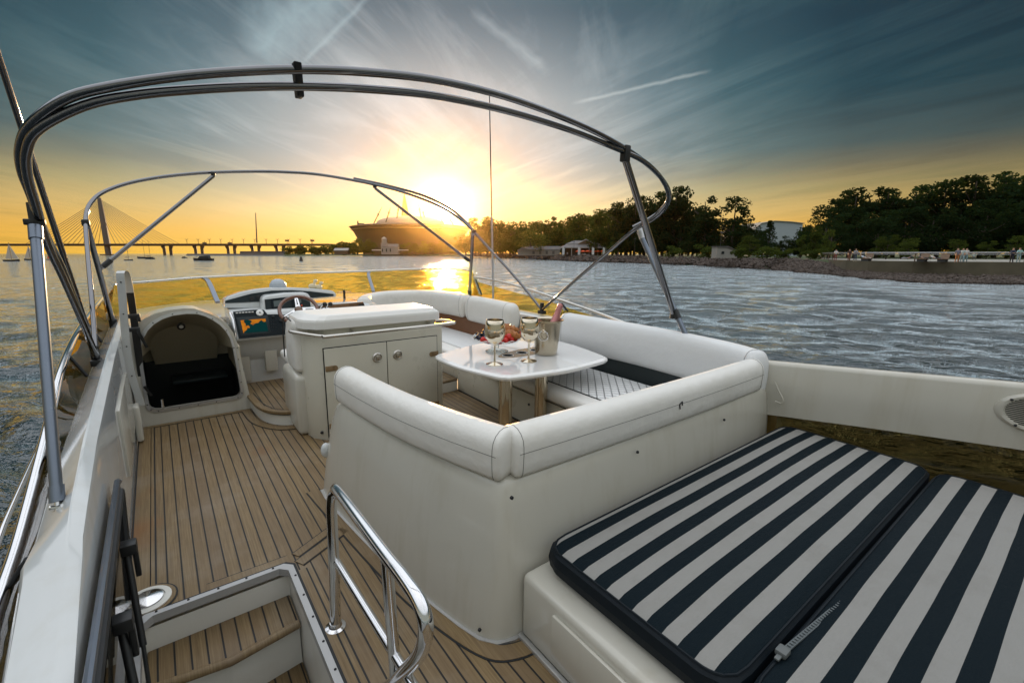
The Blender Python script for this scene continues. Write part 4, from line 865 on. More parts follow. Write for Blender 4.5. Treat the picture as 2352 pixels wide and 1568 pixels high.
# ---- sunpad base and striped pads
sbx = thing('plinth', 'cream moulded plinth under the striped sunpads', 'plinth', (2.4, .3, 0))
q = MB(); q.ext([(1.135, -1.6, -.004), (3.76, -1.6, -.004), (3.70, 1.40, -.004), (1.135, 1.38, -.004)], (0, 0, .325), .03, 3); put('body', q, M['gelm'], sbx)
q = MB(); q.ext([(1.118, -1.6, .27), (1.135, -1.6, .27), (1.135, 1.16, .27), (1.118, 1.16, .27)], (0, 0, -.2), .006); put('side_panel', q, M['gelm'], sbx)
q = MB(); q.box((1.112, -1.6, -.004), (1.136, 1.37, .02), .006); put('foot_seal', q, M['alu'], sbx)
PER = .1246 * S
def pad(o, x0, x1, y0, y1, zt, th, label, off, xslope=0.0, rounded=True):
    t = thing('sunpad', label, 'sunpad', o, 'striped sunpads')
    cx, cy = (x0 + x1) / 2, (y0 + y1) / 2
    def f(u, v):
        a, b = u * 2 - 1, v * 2 - 1
        X = x0 + (x1 - x0) * u + xslope * (v - 1) * (u); Y = y0 + (y1 - y0) * v
        rr = .10; qx = (x1 - x0) / 2 - abs(X - cx); qy = (y1 - y0) / 2 - abs(Y - cy)
        if qx < rr and qy < rr and rounded:
            dx, dy = rr - qx, rr - qy; L_ = hypot(dx, dy)
            if L_ > 1e-6: k_ = max(dx, dy) / L_; X = cx + math.copysign((x1 - x0) / 2 - rr + dx * k_, X - cx); Y = cy + math.copysign((y1 - y0) / 2 - rr + dy * k_, Y - cy)
        e = max(0, 1 - max((abs(a) - .955) / .045, 0) ** 2) ** .5 if abs(a) > .955 else 1
        e2 = max(0, 1 - max((abs(b) - .90) / .10, 0) ** 2) ** .5 if abs(b) > .90 else 1
        h = zt - .010 * (1 - min(e, 1) * min(e2, 1)) + .026 * (1 - b * b) * (1 - a ** 4)
        return Vector((X, Y, h))
    q = MB(); q.grid(f, 64, 40); put('top_cover', q, stripes('stripes_' + str(int(off * 1000)), off, PER), t, smooth=80)
    n = 40; ed = [f(i / n, 0) for i in range(n)] + [f(1, i / n) for i in range(n)] + [f(1 - i / n, 1) for i in range(n)] + [f(0, 1 - i / n) for i in range(n)]
    q = MB(); m = len(ed); c = Vector((cx, cy, 0)); rings = []
    for (z, k) in ((0.001, .0), (-.012, .014), (-.05, .02), (-.09, .014), (-.10, .0)):
        rings.append([p + Vector((math.copysign(k, p.x - cx) if abs(p.x - cx) > (x1 - x0) * .47 else 0, math.copysign(k, p.y - cy) if abs(p.y - cy) > (y1 - y0) * .45 else 0, z)) for p in ed])
    for a_, b_ in zip(rings, rings[1:]): loft(q, a_, b_)
    q.add(rings[-1], [tuple(range(m))]); put('border', q, M['navy'], t, smooth=60)
    q = MB(); q.tube([p + Vector((0, 0, .002)) for p in ed] + [ed[0]], .005, 6); put('piping', q, M['navy'], t)
    return t
pd = pad((2.4, .9, .32), 1.235, 3.62, .50, 1.335, .452, .11, 'navy and white striped sunpad against the sofa surround', .0324 * S)
pad((2.4, -.1, .32), 1.235, 3.62, -.62, .455, .452, .11, 'navy and white striped sunpad beside the coaming speaker', .1241 * S)
M['ziptape'] = simple('zip_tape', (.10, .115, .12), .7)
zp = thing('zip_slider', 'white plastic zip end lying in the gap between the striped sunpads', 'zip', Zp(1810, 1490, .45))
a_ = Zp(1800, 1495, .455); b_ = Zp(1990, 1335, .44)
q = MB(); q.sweep([a_, (a_ + b_) / 2, b_], [(-.009, -.003), (.009, -.003), (.009, .003), (-.009, .003)]); put('tape', q, M['ziptape'], zp)
q = MB()
for k in range(40): p = a_.lerp(b_, k / 39) + Vector((0, 0, .006)); q.box(p - Vector((.003, .005, .003)), p + Vector((.003, .005, .002)))
put('teeth', q, M['ziptape'], zp, smooth=0)
q = MB(); q.box(a_ - Vector((.03, .018, .006)), a_ + Vector((.012, .018, .016)), .006); q.box(a_ - Vector((.055, .008, .002)), a_ + Vector((-.02, .008, .006)), .003); put('puller', q, simple('zip_pull', (.11, .12, .12), .5), zp)
cd_ = cr([Xp(1780, 878, 3.58), Xp(1790, 900, 3.58), Xp(1798, 916, 3.58), Xp(1795, 926, 3.58), Xp(1780, 921, 3.58)], 6)
put('cord', MB().tube(cd_, .006, 8), M['gelm'], o=tuple(cd_[-1]), label='thin pale cord looped beside the sofa surround at the starboard coaming', cat='cord')
# ---- stair handrail
sr = thing('stair_handrail', 'polished steel handrail guarding the stair opening', 'handrail', (.47, 1.9, 0))
XR = .50
ft = Zp(771, 1440, 0)
tp = cr([ft, Vector((ft.x + .012, ft.y, .30)), Vector((.495, 1.93, .60)), Vector((.512, 1.915, .665)), Vector((.512, 1.86, .692)), Xp(880, 1265, .505), Xp(930, 1330, .505), Xp(965, 1385, .505), Xp(978, 1440, .505), Xp(965, 1498, .505), Xp(925, 1545, .505), Xp(880, 1585, .505), Xp(800, 1640, .505)], 6)
q = MB(); q.tube(tp, .0235, 18); put('top_rail', q, M['steel'], sr)
q = MB(); q.tube([Vector((.49, 1.93, .345)), Xp(900, 1492, .505), Xp(960, 1590, .505)], .0165, 14); put('mid_rail', q, M['steel'], sr)
q = MB(); q.tube([Xp(888, 1285, .505), Xp(908, 1540, .505), Vector((.50, 1.30, .0))], .0205, 14); put('post', q, M['steel'], sr)
q = MB(); q.lathe([(.045, .0), (.045, .006), (.03, .012), (.024, .03)], ft, 20); put('foot_flange', q, M['steel'], sr)

# ---- bimini frame
bm_ = thing('bimini_frame', 'folded steel bimini frame arching over the flybridge', 'bimini frame', (1.6, 4.3, .9))
A0 = Vector((-.42, 4.35, .88)); B0 = Vector((3.8, 4.35, .92)); J0 = (Vector((-.37, 2.8, 1.83)) + Vector((3.6, 2.85, 1.88))) / 2
nh = (B0 - A0).cross(J0 - A0).normalized()
def hp_(pts, n_=nh): return [PLp(*p, n_, A0) for p in pts]
og = [A0] + hp_([(152, 640), (105, 540), (72, 450), (50, 390), (48, 335), (72, 285), (150, 228), (250, 200), (400, 177), (540, 165), (690, 160), (840, 166), (1000, 184), (1160, 222), (1300, 273), (1400, 320), (1480, 372), (1524, 416), (1538, 450), (1524, 483), (1495, 507), (1455, 530), (1400, 577), (1330, 636)]) + [B0]
q = MB(); q.tube(cr(og, 5), .0165, 14); put('hoop', q, M['hoop'], bm_)
off = Vector((0, .03, -.035)); nin = nh * .0
ig = hp_([(222, 812), (155, 655), (112, 560), (85, 470), (66, 400), (66, 345), (95, 298), (200, 246), (320, 222), (450, 210), (570, 204), (690, 203), (840, 209), (1000, 225), (1160, 259), (1300, 301), (1400, 340), (1470, 372), (1512, 412), (1528, 452), (1514, 480), (1490, 500), (1448, 522)])
ig = [p + Vector((0, -.03, .0)) for p in ig]
q = MB(); q.tube(cr(ig, 5), .0165, 14); put('hoop', q, M['hoop'], bm_)
jP = hp_([(80, 500)])[0] + Vector((0, -.02, -.02)); fP = Xp(134, 1178, -.40)
q = MB(); q.tube([fP + (jP - fP) * .06, fP + (jP - fP) * .98], .0195, 18); pp_ = put('post', q, M['post'], bm_)
for a, b in ((.935, .985), (.035, .085)): put('collar', MB().tube([fP + (jP - fP) * a, fP + (jP - fP) * b], .024, 18), M['post'], pp_)
q = MB(); q.tube([jP, jP + Vector((0, .01, .08))], .018, 12); q.box(jP - Vector((.034, .016, .012)), jP + Vector((.034, .016, .014)), .004); put('hinge', q, M['black'], bm_)
q = MB(); q.ball(fP + Vector((.012, 0, -.015)), .026, 0, 14, (1, 1, 1.15)); q.tube([fP + Vector((0, .0, .0)), fP + (jP - fP) * .05], .010, 10); q.tube([fP + Vector((-.022, .015, .022)), fP + Vector((.022, .0, .022))], .008, 8); q.lathe([(.036, -.055), (.036, -.04), (.02, -.03)], fP + Vector((.02, 0, 0)), 16); put('foot', q, M['steel'], bm_)
jS = hp_([(1468, 532)])[0]; fS = Vector((3.66, 2.24, .96))
q = MB(); q.tube([jS, jS + (fS - jS) * .98], .024, 14); put('post', q, M['post'], bm_)
put('collar', MB().tube([jS - Vector((0, 0, -.03)), jS + (fS - jS) * .07], .027, 12), M['alu'], bm_); put('collar', MB().tube([jS + (fS - jS) * .76, jS + (fS - jS) * .84], .029, 12), M['black'], bm_)
q = MB(); q.tube([fS, fS + Vector((0, 0, -.09))], .03, 12); put('foot', q, M['steel'], bm_)
dS = hp_([(1437, 342)])[0]; eS = jS + (fS - jS) * .80 + Vector((.0, .03, 0))
q = MB(); q.tube([dS + Vector((0, 0, -.06)), eS], .0235, 14); put('brace', q, M['hoop'], bm_)
put('clamp', MB().box(dS - Vector((.026, .026, .08)), dS + Vector((.026, .026, .022)), .01), M['black'], bm_); put('clamp', MB().tube([eS + Vector((0, 0, .05)), eS - Vector((0, 0, .04))], .030, 10), M['black'], bm_)
s0 = hp_([(680, 152)])[0]; s1 = hp_([(684, 217)])[0]
q = MB(); q.sweep([s0 + Vector((.035 * -1, 0, .012)), s0 + Vector((.035, 0, .012))], [(-.03, 0), (.03, 0), (.03, .012), (-.03, .012)]) if False else None
q.ext([s0 + Vector((-.014, -.03, .008)), s0 + Vector((.014, -.03, .008)), s1 + Vector((.018, -.03, -.012)), s1 + Vector((-.008, -.03, -.012))], (0, .05, 0), .004); put('strap', q, M['rubber'], bm_)
# forward bow
nf = (B0 - A0).cross(Vector((1.6, 5.45, 1.85)) - A0).normalized()
fg = [A0] + hp_([(212, 700), (203, 600), (197, 520), (199, 488), (210, 464), (236, 442), (290, 422), (360, 408), (430, 400), (490, 396), (570, 394), (650, 395), (740, 402), (860, 424), (940, 446), (1010, 474), (1055, 502), (1088, 532), (1130, 578), (1190, 644)], nf) + [B0]
q = MB(); q.tube(cr(fg, 5), .017, 12); put('hoop', q, M['hoop'], bm_)
f2 = [p + Vector((0, .05, -.0)) for p in hp_([(815, 409), (900, 427), (980, 450), (1040, 480), (1075, 510), (1090, 528)], nf)]
q = MB(); q.tube(cr(f2, 5), .0175, 12); put('hoop', q, M['hoop'], bm_)
lP0 = hp_([(200, 520)], nf)[0]; lP1 = Vector((-.41, 6.05, .90)); lS0 = hp_([(1086, 538)], nf)[0]; lS1 = Vector((3.84, 6.12, .99))
for a, b in ((lP0, lP1), (lS0, lS1)):
    q = MB(); q.tube([a, b], .0225, 12); lg = put('leg', q, M['hoop'], bm_)
    q = MB(); q.tube([b + Vector((0, 0, .02)), b - Vector((0, 0, .07))], .032, 12); put('foot', q, M['black'], lg)
for pt, a, b, f in (((490, 404), lP0, lP1, .42), ((861, 432), lS0, lS1, .46)):
    u = hp_([pt], nf)[0]; d = a + (b - a) * f; q = MB(); q.tube([u, d], .019, 12); br = put('brace', q, M['hoop'], bm_)
    v_ = (u - d).normalized(); put('clamp', MB().box(u - Vector((.02, .026, .0)), u + Vector((.02, .026, .04)), .006), M['black'], br); put('clamp', MB().tube([d + v_ * .04, d + v_ * .13], .025, 12), M['black'], br)
for c in (A0, B0):
    q = MB(); q.tube([c + Vector((0, .0, .09)), c - Vector((0, 0, .01))], .026, 12); q.box(c - Vector((.03, .05, .05)), c + Vector((.03, .05, -.005)), .006); put('foot', q, M['black'], bm_)
for p in hp_([(197, 512)], nf) + hp_([(1088, 533)], nf): put('hinge', MB().box(p - Vector((.028, .026, .03)), p + Vector((.028, .026, .03)), .012), M['black'], bm_)
# ---- whip antennas
an = thing('whip_antenna', 'thin tall whip antenna rising from the starboard bow quarter', 'antenna', (3.9, 5.57, .8), 'whip antennas')
a0 = Xp(1133, 690, 3.9); a1 = Xp(1124, 208, 3.9)
q = MB(); q.tube([a0, a0.lerp(a1, .42)], .0145, 10); put('base_section', q, simple('antenna_grey', (.45, .46, .47), .4), an)
q = MB(); q.tube([a0.lerp(a1, .42), a0.lerp(a1, .7), a1], .009, 8, taper=[1, .9, .7]); put('whip', q, M['rubber'], an)
an = thing('whip_antenna', 'grey pole antenna leaning outboard past the port bimini legs', 'antenna', Xp(218, 806, -.50), 'whip antennas')
a0 = Xp(218, 806, -.50); a1 = Xp(-40, 20, -.50)
q = MB(); q.tube([a0, a0.lerp(a1, .5), a1], .019, 10, taper=[1.0, .9, .75]); put('pole', q, M['hoop'], an)
q = MB(); q.tube([a0 - (a1 - a0) * .015, a0 + (a1 - a0) * .03], .03, 10); put('base', q, M['black'], an)
# ================================================================== WATER, SHORE, FAR THINGS (world metres)
SUNV = ray(1020, 485).normalized()
# ---- water: polar sheet round the boat, fine where it is looked at
def make_water():
    rs = [0.6]
    while rs[-1] < 9000: rs.append(rs[-1] * (1.0135 if rs[-1] < 260 else (1.05 if rs[-1] < 1500 else 1.25)))
    rs = np.array(rs)
    fine = np.radians(np.arange(-22, 106, .28)); coarse = np.radians(np.arange(106, 338, 6.0))
    th = np.concatenate([fine, coarse]); nr, nt = len(rs), len(th)
    R, T = np.meshgrid(rs, th, indexing='ij'); X = R * np.sin(T); Y = R * np.cos(T)
    dth = np.where(T < np.radians(106), np.radians(.28), np.radians(6)); sp = np.maximum(R * dth, R * .0135)
    rng = np.random.RandomState(3); Zz = np.zeros_like(X); wind = np.radians(62)
    for i in range(46):
        lam = .45 * (1.115 ** i) if i < 30 else .9 * 1.09 ** (i - 30); a = wind + rng.normal(0, .55); k = 2 * pi / lam
        amp = .0075 * lam ** .5 * (.6 + .8 * rng.rand()); ph = rng.rand() * 6.28
        w = np.clip((lam / sp - 2.2) / 2.5, 0, 1)
        arg = k * (X * np.sin(a) + Y * np.cos(a)) + ph + .9 * np.sin(X * .21 + i) + .9 * np.cos(Y * .17 + 2 * i)
        Zz += w * amp * (np.sin(arg) + .25 * np.sin(2 * arg + .6))
    Zz *= np.clip((R - 1) / 2, 0, 1)
    v = np.stack([X, Y, Zz], -1).reshape(-1, 3)
    me = bpy.data.meshes.new('water'); n = nr * nt
    i, j = np.meshgrid(np.arange(nr - 1), np.arange(nt), indexing='ij'); j2 = (j + 1) % nt
    f = np.stack([i * nt + j, i * nt + j2, (i + 1) * nt + j2, (i + 1) * nt + j], -1).reshape(-1, 4)
    me.vertices.add(n); me.vertices.foreach_set('co', v.ravel()); me.loops.add(f.size); me.loops.foreach_set('vertex_index', f.ravel().astype(np.int32))
    me.polygons.add(len(f)); me.polygons.foreach_set('loop_start', np.arange(0, f.size, 4, dtype=np.int32)); me.polygons.foreach_set('use_smooth', np.ones(len(f), bool)); me.update(); me.validate()
    ob = bpy.data.objects.new('water', me); COL.objects.link(ob); ob.location = (0, 0, ZW); ob['kind'] = 'structure'
    # up-facing?
    if me.polygons[10].normal.z < 0: me.flip_normals()
    return ob
water = make_water()
g = N('sea_water'); v = g.pos()
ln = g.n('VectorMath', operation='LENGTH'); g.l(v, ln.inputs[0]); dist = ln.outputs['Value']
vm = g.mapv(v, (1, 1, 1), (0, 0, radians(-28)))
h1 = g.noise(g.mapv(vm, (1.0, .42, 1)), 2.6, 4, .6, .5); h2 = g.noise(g.mapv(vm, (1, .5, 1)), .55, 3, .55, .4); h3 = g.noise(g.mapv(vm, (1, .38, 1)), 9, 3, .6)
far = g.math('MINIMUM', g.math('DIVIDE', dist, 260), 1.0)
hh = g.math('ADD', g.math('MULTIPLY', h1, .17), g.math('ADD', g.math('MULTIPLY', h2, .11), g.math('MULTIPLY', h3, .05)))
bp_ = g.n('Bump'); g.l(hh, bp_.inputs['Height']); bp_.inputs['Distance'].default_value = 1.0
g.set(bp_.inputs['Strength'], g.math('MULTIPLY_ADD', far, .9, .8))
rg_ = g.math('MULTIPLY_ADD', far, .09, .02)
p = g.pr((.004, .014, .018), rg_, 0, bp_.outputs[0], 0, IOR=1.45)
lw = g.n('LayerWeight'); lw.inputs[0].default_value = .5; gw = g.n('BsdfGlossy'); gw.inputs[0].default_value = (.86, .94, .97, 1); g.set(gw.inputs['Roughness'], rg_); g.l(bp_.outputs[0], gw.inputs['Normal'])
mw = g.n('MixShader'); g.l(g.ramp(lw.outputs['Facing'], [(.45, .0), (.82, .12), (.96, .80)]), mw.inputs[0]); g.l(p, mw.inputs[1]); g.l(gw.outputs[0], mw.inputs[2])
water.data.materials.append(g.done(mw.outputs[0]))

# ---- shore materials
def wmat(name, col, rough=.8, var=.3, vs=1.0, bump=0, bs=4, **k): return simple(name, col, rough, 0, var, vs, bump, bs, **k)
M['grass'] = wmat('park_grass', (.05, .075, .025), .9, .5, .4)
M['path'] = wmat('path_sand', (.30, .23, .15), .9, .2, .5)
M['rock'] = wmat('rock_brown', (.068, .050, .040), .85, .6, .35, .4, 3)
M['conc'] = wmat('quay_concrete', (.12, .105, .07), .85, .45, .5, .4, 1.2)
M['slab'] = wmat('promenade_slab', (.34, .32, .28), .8, .15, .4)
M['bridge'] = wmat('bridge_steel', (.05, .055, .06), .6)
M['wall_w'] = wmat('wall_white', (.36, .34, .31), .7, .1)
M['roof_g'] = wmat('roof_grey', (.16, .15, .15), .7, .2)
M['wood'] = wmat('weathered_wood', (.16, .10, .06), .7, .3, 2)
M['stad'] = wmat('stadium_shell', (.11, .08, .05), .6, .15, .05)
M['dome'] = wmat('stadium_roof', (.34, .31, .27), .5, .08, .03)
M['tower'] = wmat('tower_glass', (.12, .06, .015), .35, .1, .02)
M['hullw'] = wmat('boat_white', (.7, .7, .7), .4, .05)
M['hulld'] = wmat('boat_dark', (.02, .025, .03), .5, .2)
M['sail'] = wmat('sail_cloth', (.72, .62, .52), .8, .1); M['sailr'] = wmat('sail_red', (.75, .07, .02), .8, .1)
M['orange'] = wmat('orange_canvas', (.8, .10, .02), .7, .2, 2)
M['tarp'] = wmat('banner_white', (.75, .75, .75), .7, .05)
M['dglass'] = simple('window_glass', (.03, .035, .04), .15)
def leafmat(name, a, b):
    g = N(name); oi = g.n('ObjectInfo'); n_ = g.noise(g.obj(), .35, 3)
    c = g.mix(n_, a, b); hsv = g.n('HueSaturation'); g.set(hsv.inputs['Value'], g.math('MULTIPLY_ADD', oi.outputs['Random'], .5, .75)); g.l(c, hsv.inputs['Color'])
    d = g.n('BsdfDiffuse'); g.l(hsv.outputs[0], d.inputs[0]); t = g.n('BsdfTranslucent'); g.set(t.inputs[0], g.mix(1.0, hsv.outputs[0], (1.6, 1.3, .5), 'MULTIPLY'))
    m = g.n('MixShader'); m.inputs[0].default_value = .4; g.l(d.outputs[0], m.inputs[1]); g.l(t.outputs[0], m.inputs[2]); return g.done(m.outputs[0])
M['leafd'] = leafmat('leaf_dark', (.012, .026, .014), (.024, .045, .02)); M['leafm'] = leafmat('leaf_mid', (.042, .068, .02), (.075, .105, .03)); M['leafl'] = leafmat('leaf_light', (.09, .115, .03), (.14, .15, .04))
M['bark'] = wmat('bark', (.06, .045, .035), .9, .3, 3)

# ---- shoreline
wl = [WZ(*p) for p in ((2900, 668), (2600, 660), (2352, 653), (2139, 650), (2014, 642), (1914, 632), (1764, 619.5), (1601, 610), (1476, 605), (1326, 600.8), (1176, 592.3), (1080, 588.6))]
wl += [Vector((330, 640, ZW)), Vector((330, 800, ZW)), Vector((150, 700, ZW)), Vector((170, 760, ZW)), Vector((420, 1000, ZW)), Vector((900, 1300, ZW))]
ctrl = Vector((700, 300, 0))
GZ = .15
main = [p.copy() for p in wl[:12]]
def inland(p, q, d):
    t = (q - p); t.z = 0; t.normalize(); return Vector((t.y, -t.x, 0)) * d
topl = []
for i, p in enumerate(main):
    a = main[max(i - 1, 0)]; b = main[min(i + 1, len(main) - 1)]; n_ = inland(a, b, 1)
    topl.append(p + n_ * (6.5 if i > 5 else 9.0) + Vector((0, 0, GZ - ZW - (.5 if i <= 4 else 0))))
DKY = (612, 608, 605.6, 603.6, 601.8, 598.8)
wallb = []
for i, (px, yy) in enumerate(zip((2900, 2600, 2352, 2139, 2014, 1914), DKY)):
    a = WZ(px, yy, 0.0); rad = Vector((a.x, a.y, 0)).normalized(); wallb.append(a); topl[i] = a + rad * 1.5 + Vector((0, 0, .1))
q = MB(); vs = [p + Vector((0, 0, -.6)) for p in main] + [Vector((p.x, p.y, -1.75)) if i <= 4 else p for i, p in enumerate(topl)]; n = len(main)
q.add(vs, [(i, i + 1, n + i + 1, n + i) for i in range(n - 1)])
far_ = [topl[0] + Vector((900, -700, 0)), topl[-1] + Vector((1800, 500, 0))]
off = len(q.v); q.v += [tuple(p) for p in topl] + [(900, 900, GZ), (1500, -200, GZ), (400, -500, GZ)]; q.f.append(tuple(range(off, len(q.v)))); q.m.append(0)
put('ground', q, M['grass'], o=(0, 0, 0), world=True, kind='structure', smooth=0)
q = MB(); pv = []
for i, p in enumerate(topl):
    a = topl[max(i - 1, 0)]; b = topl[min(i + 1, n - 1)]; m_ = inland(a, b, 1); pv += [p + m_ * .5 + Vector((0, 0, .03)), p + m_ * 4.5 + Vector((0, 0, .03))]
q.add(pv, [(2 * i, 2 * i + 1, 2 * i + 3, 2 * i + 2) for i in range(n - 1)]); put('path', q, M['path'], o=(0, 0, 0), world=True, kind='structure', smooth=0)
# riprap
def rockshape(rn):
    b = bmesh.new(); bmesh.ops.create_icosphere(b, subdivisions=1, radius=1)
    for v_ in b.verts: v_.co *= rn.uniform(.7, 1.25)
    o = ([v_.co.copy() for v_ in b.verts], [[w.index for w in f.verts] for f in b.faces]); b.free(); return o
rn = random.Random(4); shp = [rockshape(rn) for _ in range(6)]
q = MB(); rtop = [(p + (t_ - p) * .5 if i <= 4 else (p + (t_ - p) * .9)) for i, (p, t_) in enumerate(zip(main, topl))]
for i in range(6): rtop[i] = Vector((wallb[i].x, wallb[i].y, -1.72 if i < 5 else -.7))
for i in range(n - 1):
    a, b, c, d = main[i], main[i + 1], rtop[i], rtop[i + 1]; L_ = (b - a).length; dd = (a + b).length / 2
    sz = max(.30, dd * .0036); cnt = int(L_ * (a - c).length / (sz * sz * 1.5)); lim = 3200 if i < 5 else 2000
    for k in range(min(cnt, lim)):
        u, w_ = rn.random(), rn.random() ** (.9 if i > 4 else 1.3) * 1.05 - .05; p = (a.lerp(b, u)).lerp(c.lerp(d, u), w_); s_ = sz * rn.uniform(.55, 1.3)
        vs, fs = rn.choice(shp); R_ = Matrix.Rotation(rn.uniform(0, 6.28), 3, 'Z') @ Matrix.Rotation(rn.uniform(0, 3), 3, 'X')
        q.add([p + Vector((0, 0, s_ * .2)) + (R_ @ v_) * s_ for v_ in vs], fs)
put('riprap', q, M['rock'], o=(0, 0, 0), world=True, kind='stuff', smooth=0, fixn=False)
# island / far headland (left of the stadium)
q = MB(); isl = [WZ(652, 588), WZ(760, 587.4), WZ(900, 586.6), WZ(1000, 587), WZ(1090, 588.6)]
bk_ = [p + Vector((p.x, p.y, 0)).normalized() * 420 for p in isl]
mid_ = [p + Vector((p.x, p.y, 0)).normalized() * 14 + Vector((0, 0, 2.2)) for p in isl]
bk_ = [p + Vector((0, 0, 2.6)) for p in bk_]; n2 = len(isl)
q.add([p - Vector((0, 0, .4)) for p in isl] + mid_ + bk_, [(r * n2 + i, r * n2 + i + 1, (r + 1) * n2 + i + 1, (r + 1) * n2 + i) for r in range(2) for i in range(n2 - 1)])
put('ground', q, M['grass'], o=(0, 0, 0), world=True, kind='structure')
q = MB()
bw0, bw1 = WD(436, 586.5, 800), WD(660, 585.5, 760); bw0.z = ZW - .3; bw1.z = ZW - .3
q.sweep([bw0, bw0.lerp(bw1, .35), bw1], [(-8, 0), (8, 0), (5, 3.4), (-5, 3.4)]); q.sweep([bw0.lerp(bw1, .55) + Vector((0, 0, 3)), bw1 + Vector((0, 0, 3))], [(-5, 0), (5, 0), (4, 4.5), (-4, 4.5)]); put('breakwater', q, M['bridge'], o=tuple(bw0), world=True, label='long low dark breakwater running under the far bridge', cat='breakwater', smooth=0)

# ---- trees
def crown(kind, seed, nl, card):
    r = random.Random(seed); q = MB(); cl = []
    def lobe(c, s, k): cl.append((Vector(c), Vector(s), k))
    if kind == 'broad':
        for i in range(26):
            a = r.uniform(0, 6.28); h = r.uniform(.13, .92); w = .29 * sin(min(1, (h - .02) / .36) * pi / 2) * (1.12 - max(0, h - .55) * 1.6); d = w * r.uniform(.35, 1)
            lobe((cos(a) * d, sin(a) * d, h), (r.uniform(.08, .15), r.uniform(.08, .15), r.uniform(.06, .11)), 1)
    elif kind == 'tall':
        for i in range(26):
            a = r.uniform(0, 6.28); h = r.uniform(.12, .96); w = .17 * (1 - abs(h - .5) ** 2 * 1.5); d = w * r.uniform(.2, 1)
            lobe((cos(a) * d, sin(a) * d, h), (r.uniform(.05, .10), r.uniform(.05, .10), r.uniform(.05, .10)), 1)
    elif kind == 'spruce':
        for i in range(22):
            h = .10 + .88 * i / 22; w = .20 * (1 - h) + .015
            for j in range(4): a = r.uniform(0, 6.28); lobe((cos(a) * w * .6, sin(a) * w * .6, h), (w * .62 + .01, w * .62 + .01, .03), .6)
    elif kind == 'round':
        for i in range(26):
            a = r.uniform(0, 6.28); z = r.uniform(-.8, 1); d = sqrt(max(0, 1 - z * z)) * r.uniform(.6, .95)
            lobe((cos(a) * d * .42, sin(a) * d * .42, .52 + z * .36), (.14, .14, .11), 1)
    elif kind == 'shrub':
        for i in range(14):
            a = r.uniform(0, 6.28); d = r.uniform(0, .5); h = r.uniform(.1, .72)
            lobe((cos(a) * d, sin(a) * d, h), (.2, .2, .16), 1)
    tot = sum(k for _, _, k in cl)
    for c, s, k in cl:
        for i in range(int(nl * k / tot)):
            z = r.uniform(-1, 1); a = r.uniform(0, 6.28); rr = r.uniform(.55, 1.08); d = sqrt(1 - z * z)
            p = c + Vector((s.x * d * cos(a), s.y * d * sin(a), s.z * z)) * rr
            u = Vector((r.gauss(0, 1), r.gauss(0, 1), r.gauss(0, .6))).normalized(); w = u.orthogonal().normalized(); w = Matrix.Rotation(r.uniform(0, 6.28), 3, u) @ w
            e = card * r.uniform(.6, 1.35); x = u.cross(w) * e; y = w * e * .62
            q.add([p - x, p - y * .8, p + x, p + y], [(0, 1, 2, 3)])
    return q
def trunk(kind, seed):
    r = random.Random(seed + 50); q = MB(); hh = .9 if kind in ('tall', 'spruce') else .7
    if kind == 'shrub': hh = .4
    base = [Vector((0, 0, -.02)), Vector((r.uniform(-.01, .01), 0, hh * .4)), Vector((r.uniform(-.02, .02), r.uniform(-.02, .02), hh))]
    q.tube(cr(base, 4), .016, 6, taper=[1.3 - .13 * i for i in range(9)])
    if kind != 'spruce':
        for i in range(7):
            a = r.uniform(0, 6.28); h = r.uniform(.3, .75) * hh; l = r.uniform(.12, .24) * (.7 if kind == 'tall' else 1)
            q.tube([(0, 0, h), (cos(a) * l * .5, sin(a) * l * .5, h + l * .4), (cos(a) * l, sin(a) * l, h + l * .95)], .007, 4, taper=[1, .7, .4])
    return q
random.seed(21)
TV = {}
def proto(kind, var, leaf):
    key = (kind, var, leaf)
    if key not in TV:
        nl = {'broad': 3400, 'tall': 2800, 'spruce': 2200, 'round': 2600, 'shrub': 1100}[kind]; cd = {'broad': .020, 'tall': .018, 'spruce': .016, 'round': .020, 'shrub': .05}[kind]
        cq = crown(kind, var * 17 + 3, nl, cd); tq = trunk(kind, var)
        ms = []
        for nm, qq, mt in (('crown', cq, M[leaf]), ('trunk', tq, M['bark'])):
            me = bpy.data.meshes.new(nm); me.from_pydata([tuple(v_) for v_ in qq.v], [], qq.f); me.materials.append(mt); ms.append(me)
        TV[key] = ms
    return TV[key]
def tree(kind, var, leaf, pos, h, wf, label, group, name=None):
    nm = name or {'broad': 'broadleaf_tree', 'tall': 'tall_tree', 'spruce': 'spruce_tree', 'round': 'willow_tree', 'shrub': 'shrub'}[kind]
    e = bpy.data.objects.new(nm, None); COL.objects.link(e); e.location = pos; e.rotation_euler = (0, 0, random.uniform(0, 6.28)); e.scale = (h * wf, h * wf, h)
    tag(e, label, 'shrub' if kind == 'shrub' else 'tree', group); FR[e] = (Vector(pos), True)
    for me, n_ in zip(proto(kind, var, leaf), ('crown', 'trunk')):
        o = bpy.data.objects.new(n_, me); COL.objects.link(o); o.parent = e
    return e
def tpx(px, top, dep, kind, leaf, label, group=None, wf=1.0, var=None, gz=GZ):
    b = WD(px, 590, dep); t = WD(px, top, dep); b.z = gz; h = t.z - gz
    return tree(kind, random.randrange(3) if var is None else var, leaf, b, h, wf, label, group)
G1 = 'dark trees of the wood behind the promenade'; L1 = 'dense dark tree in the wood rising behind the promenade'
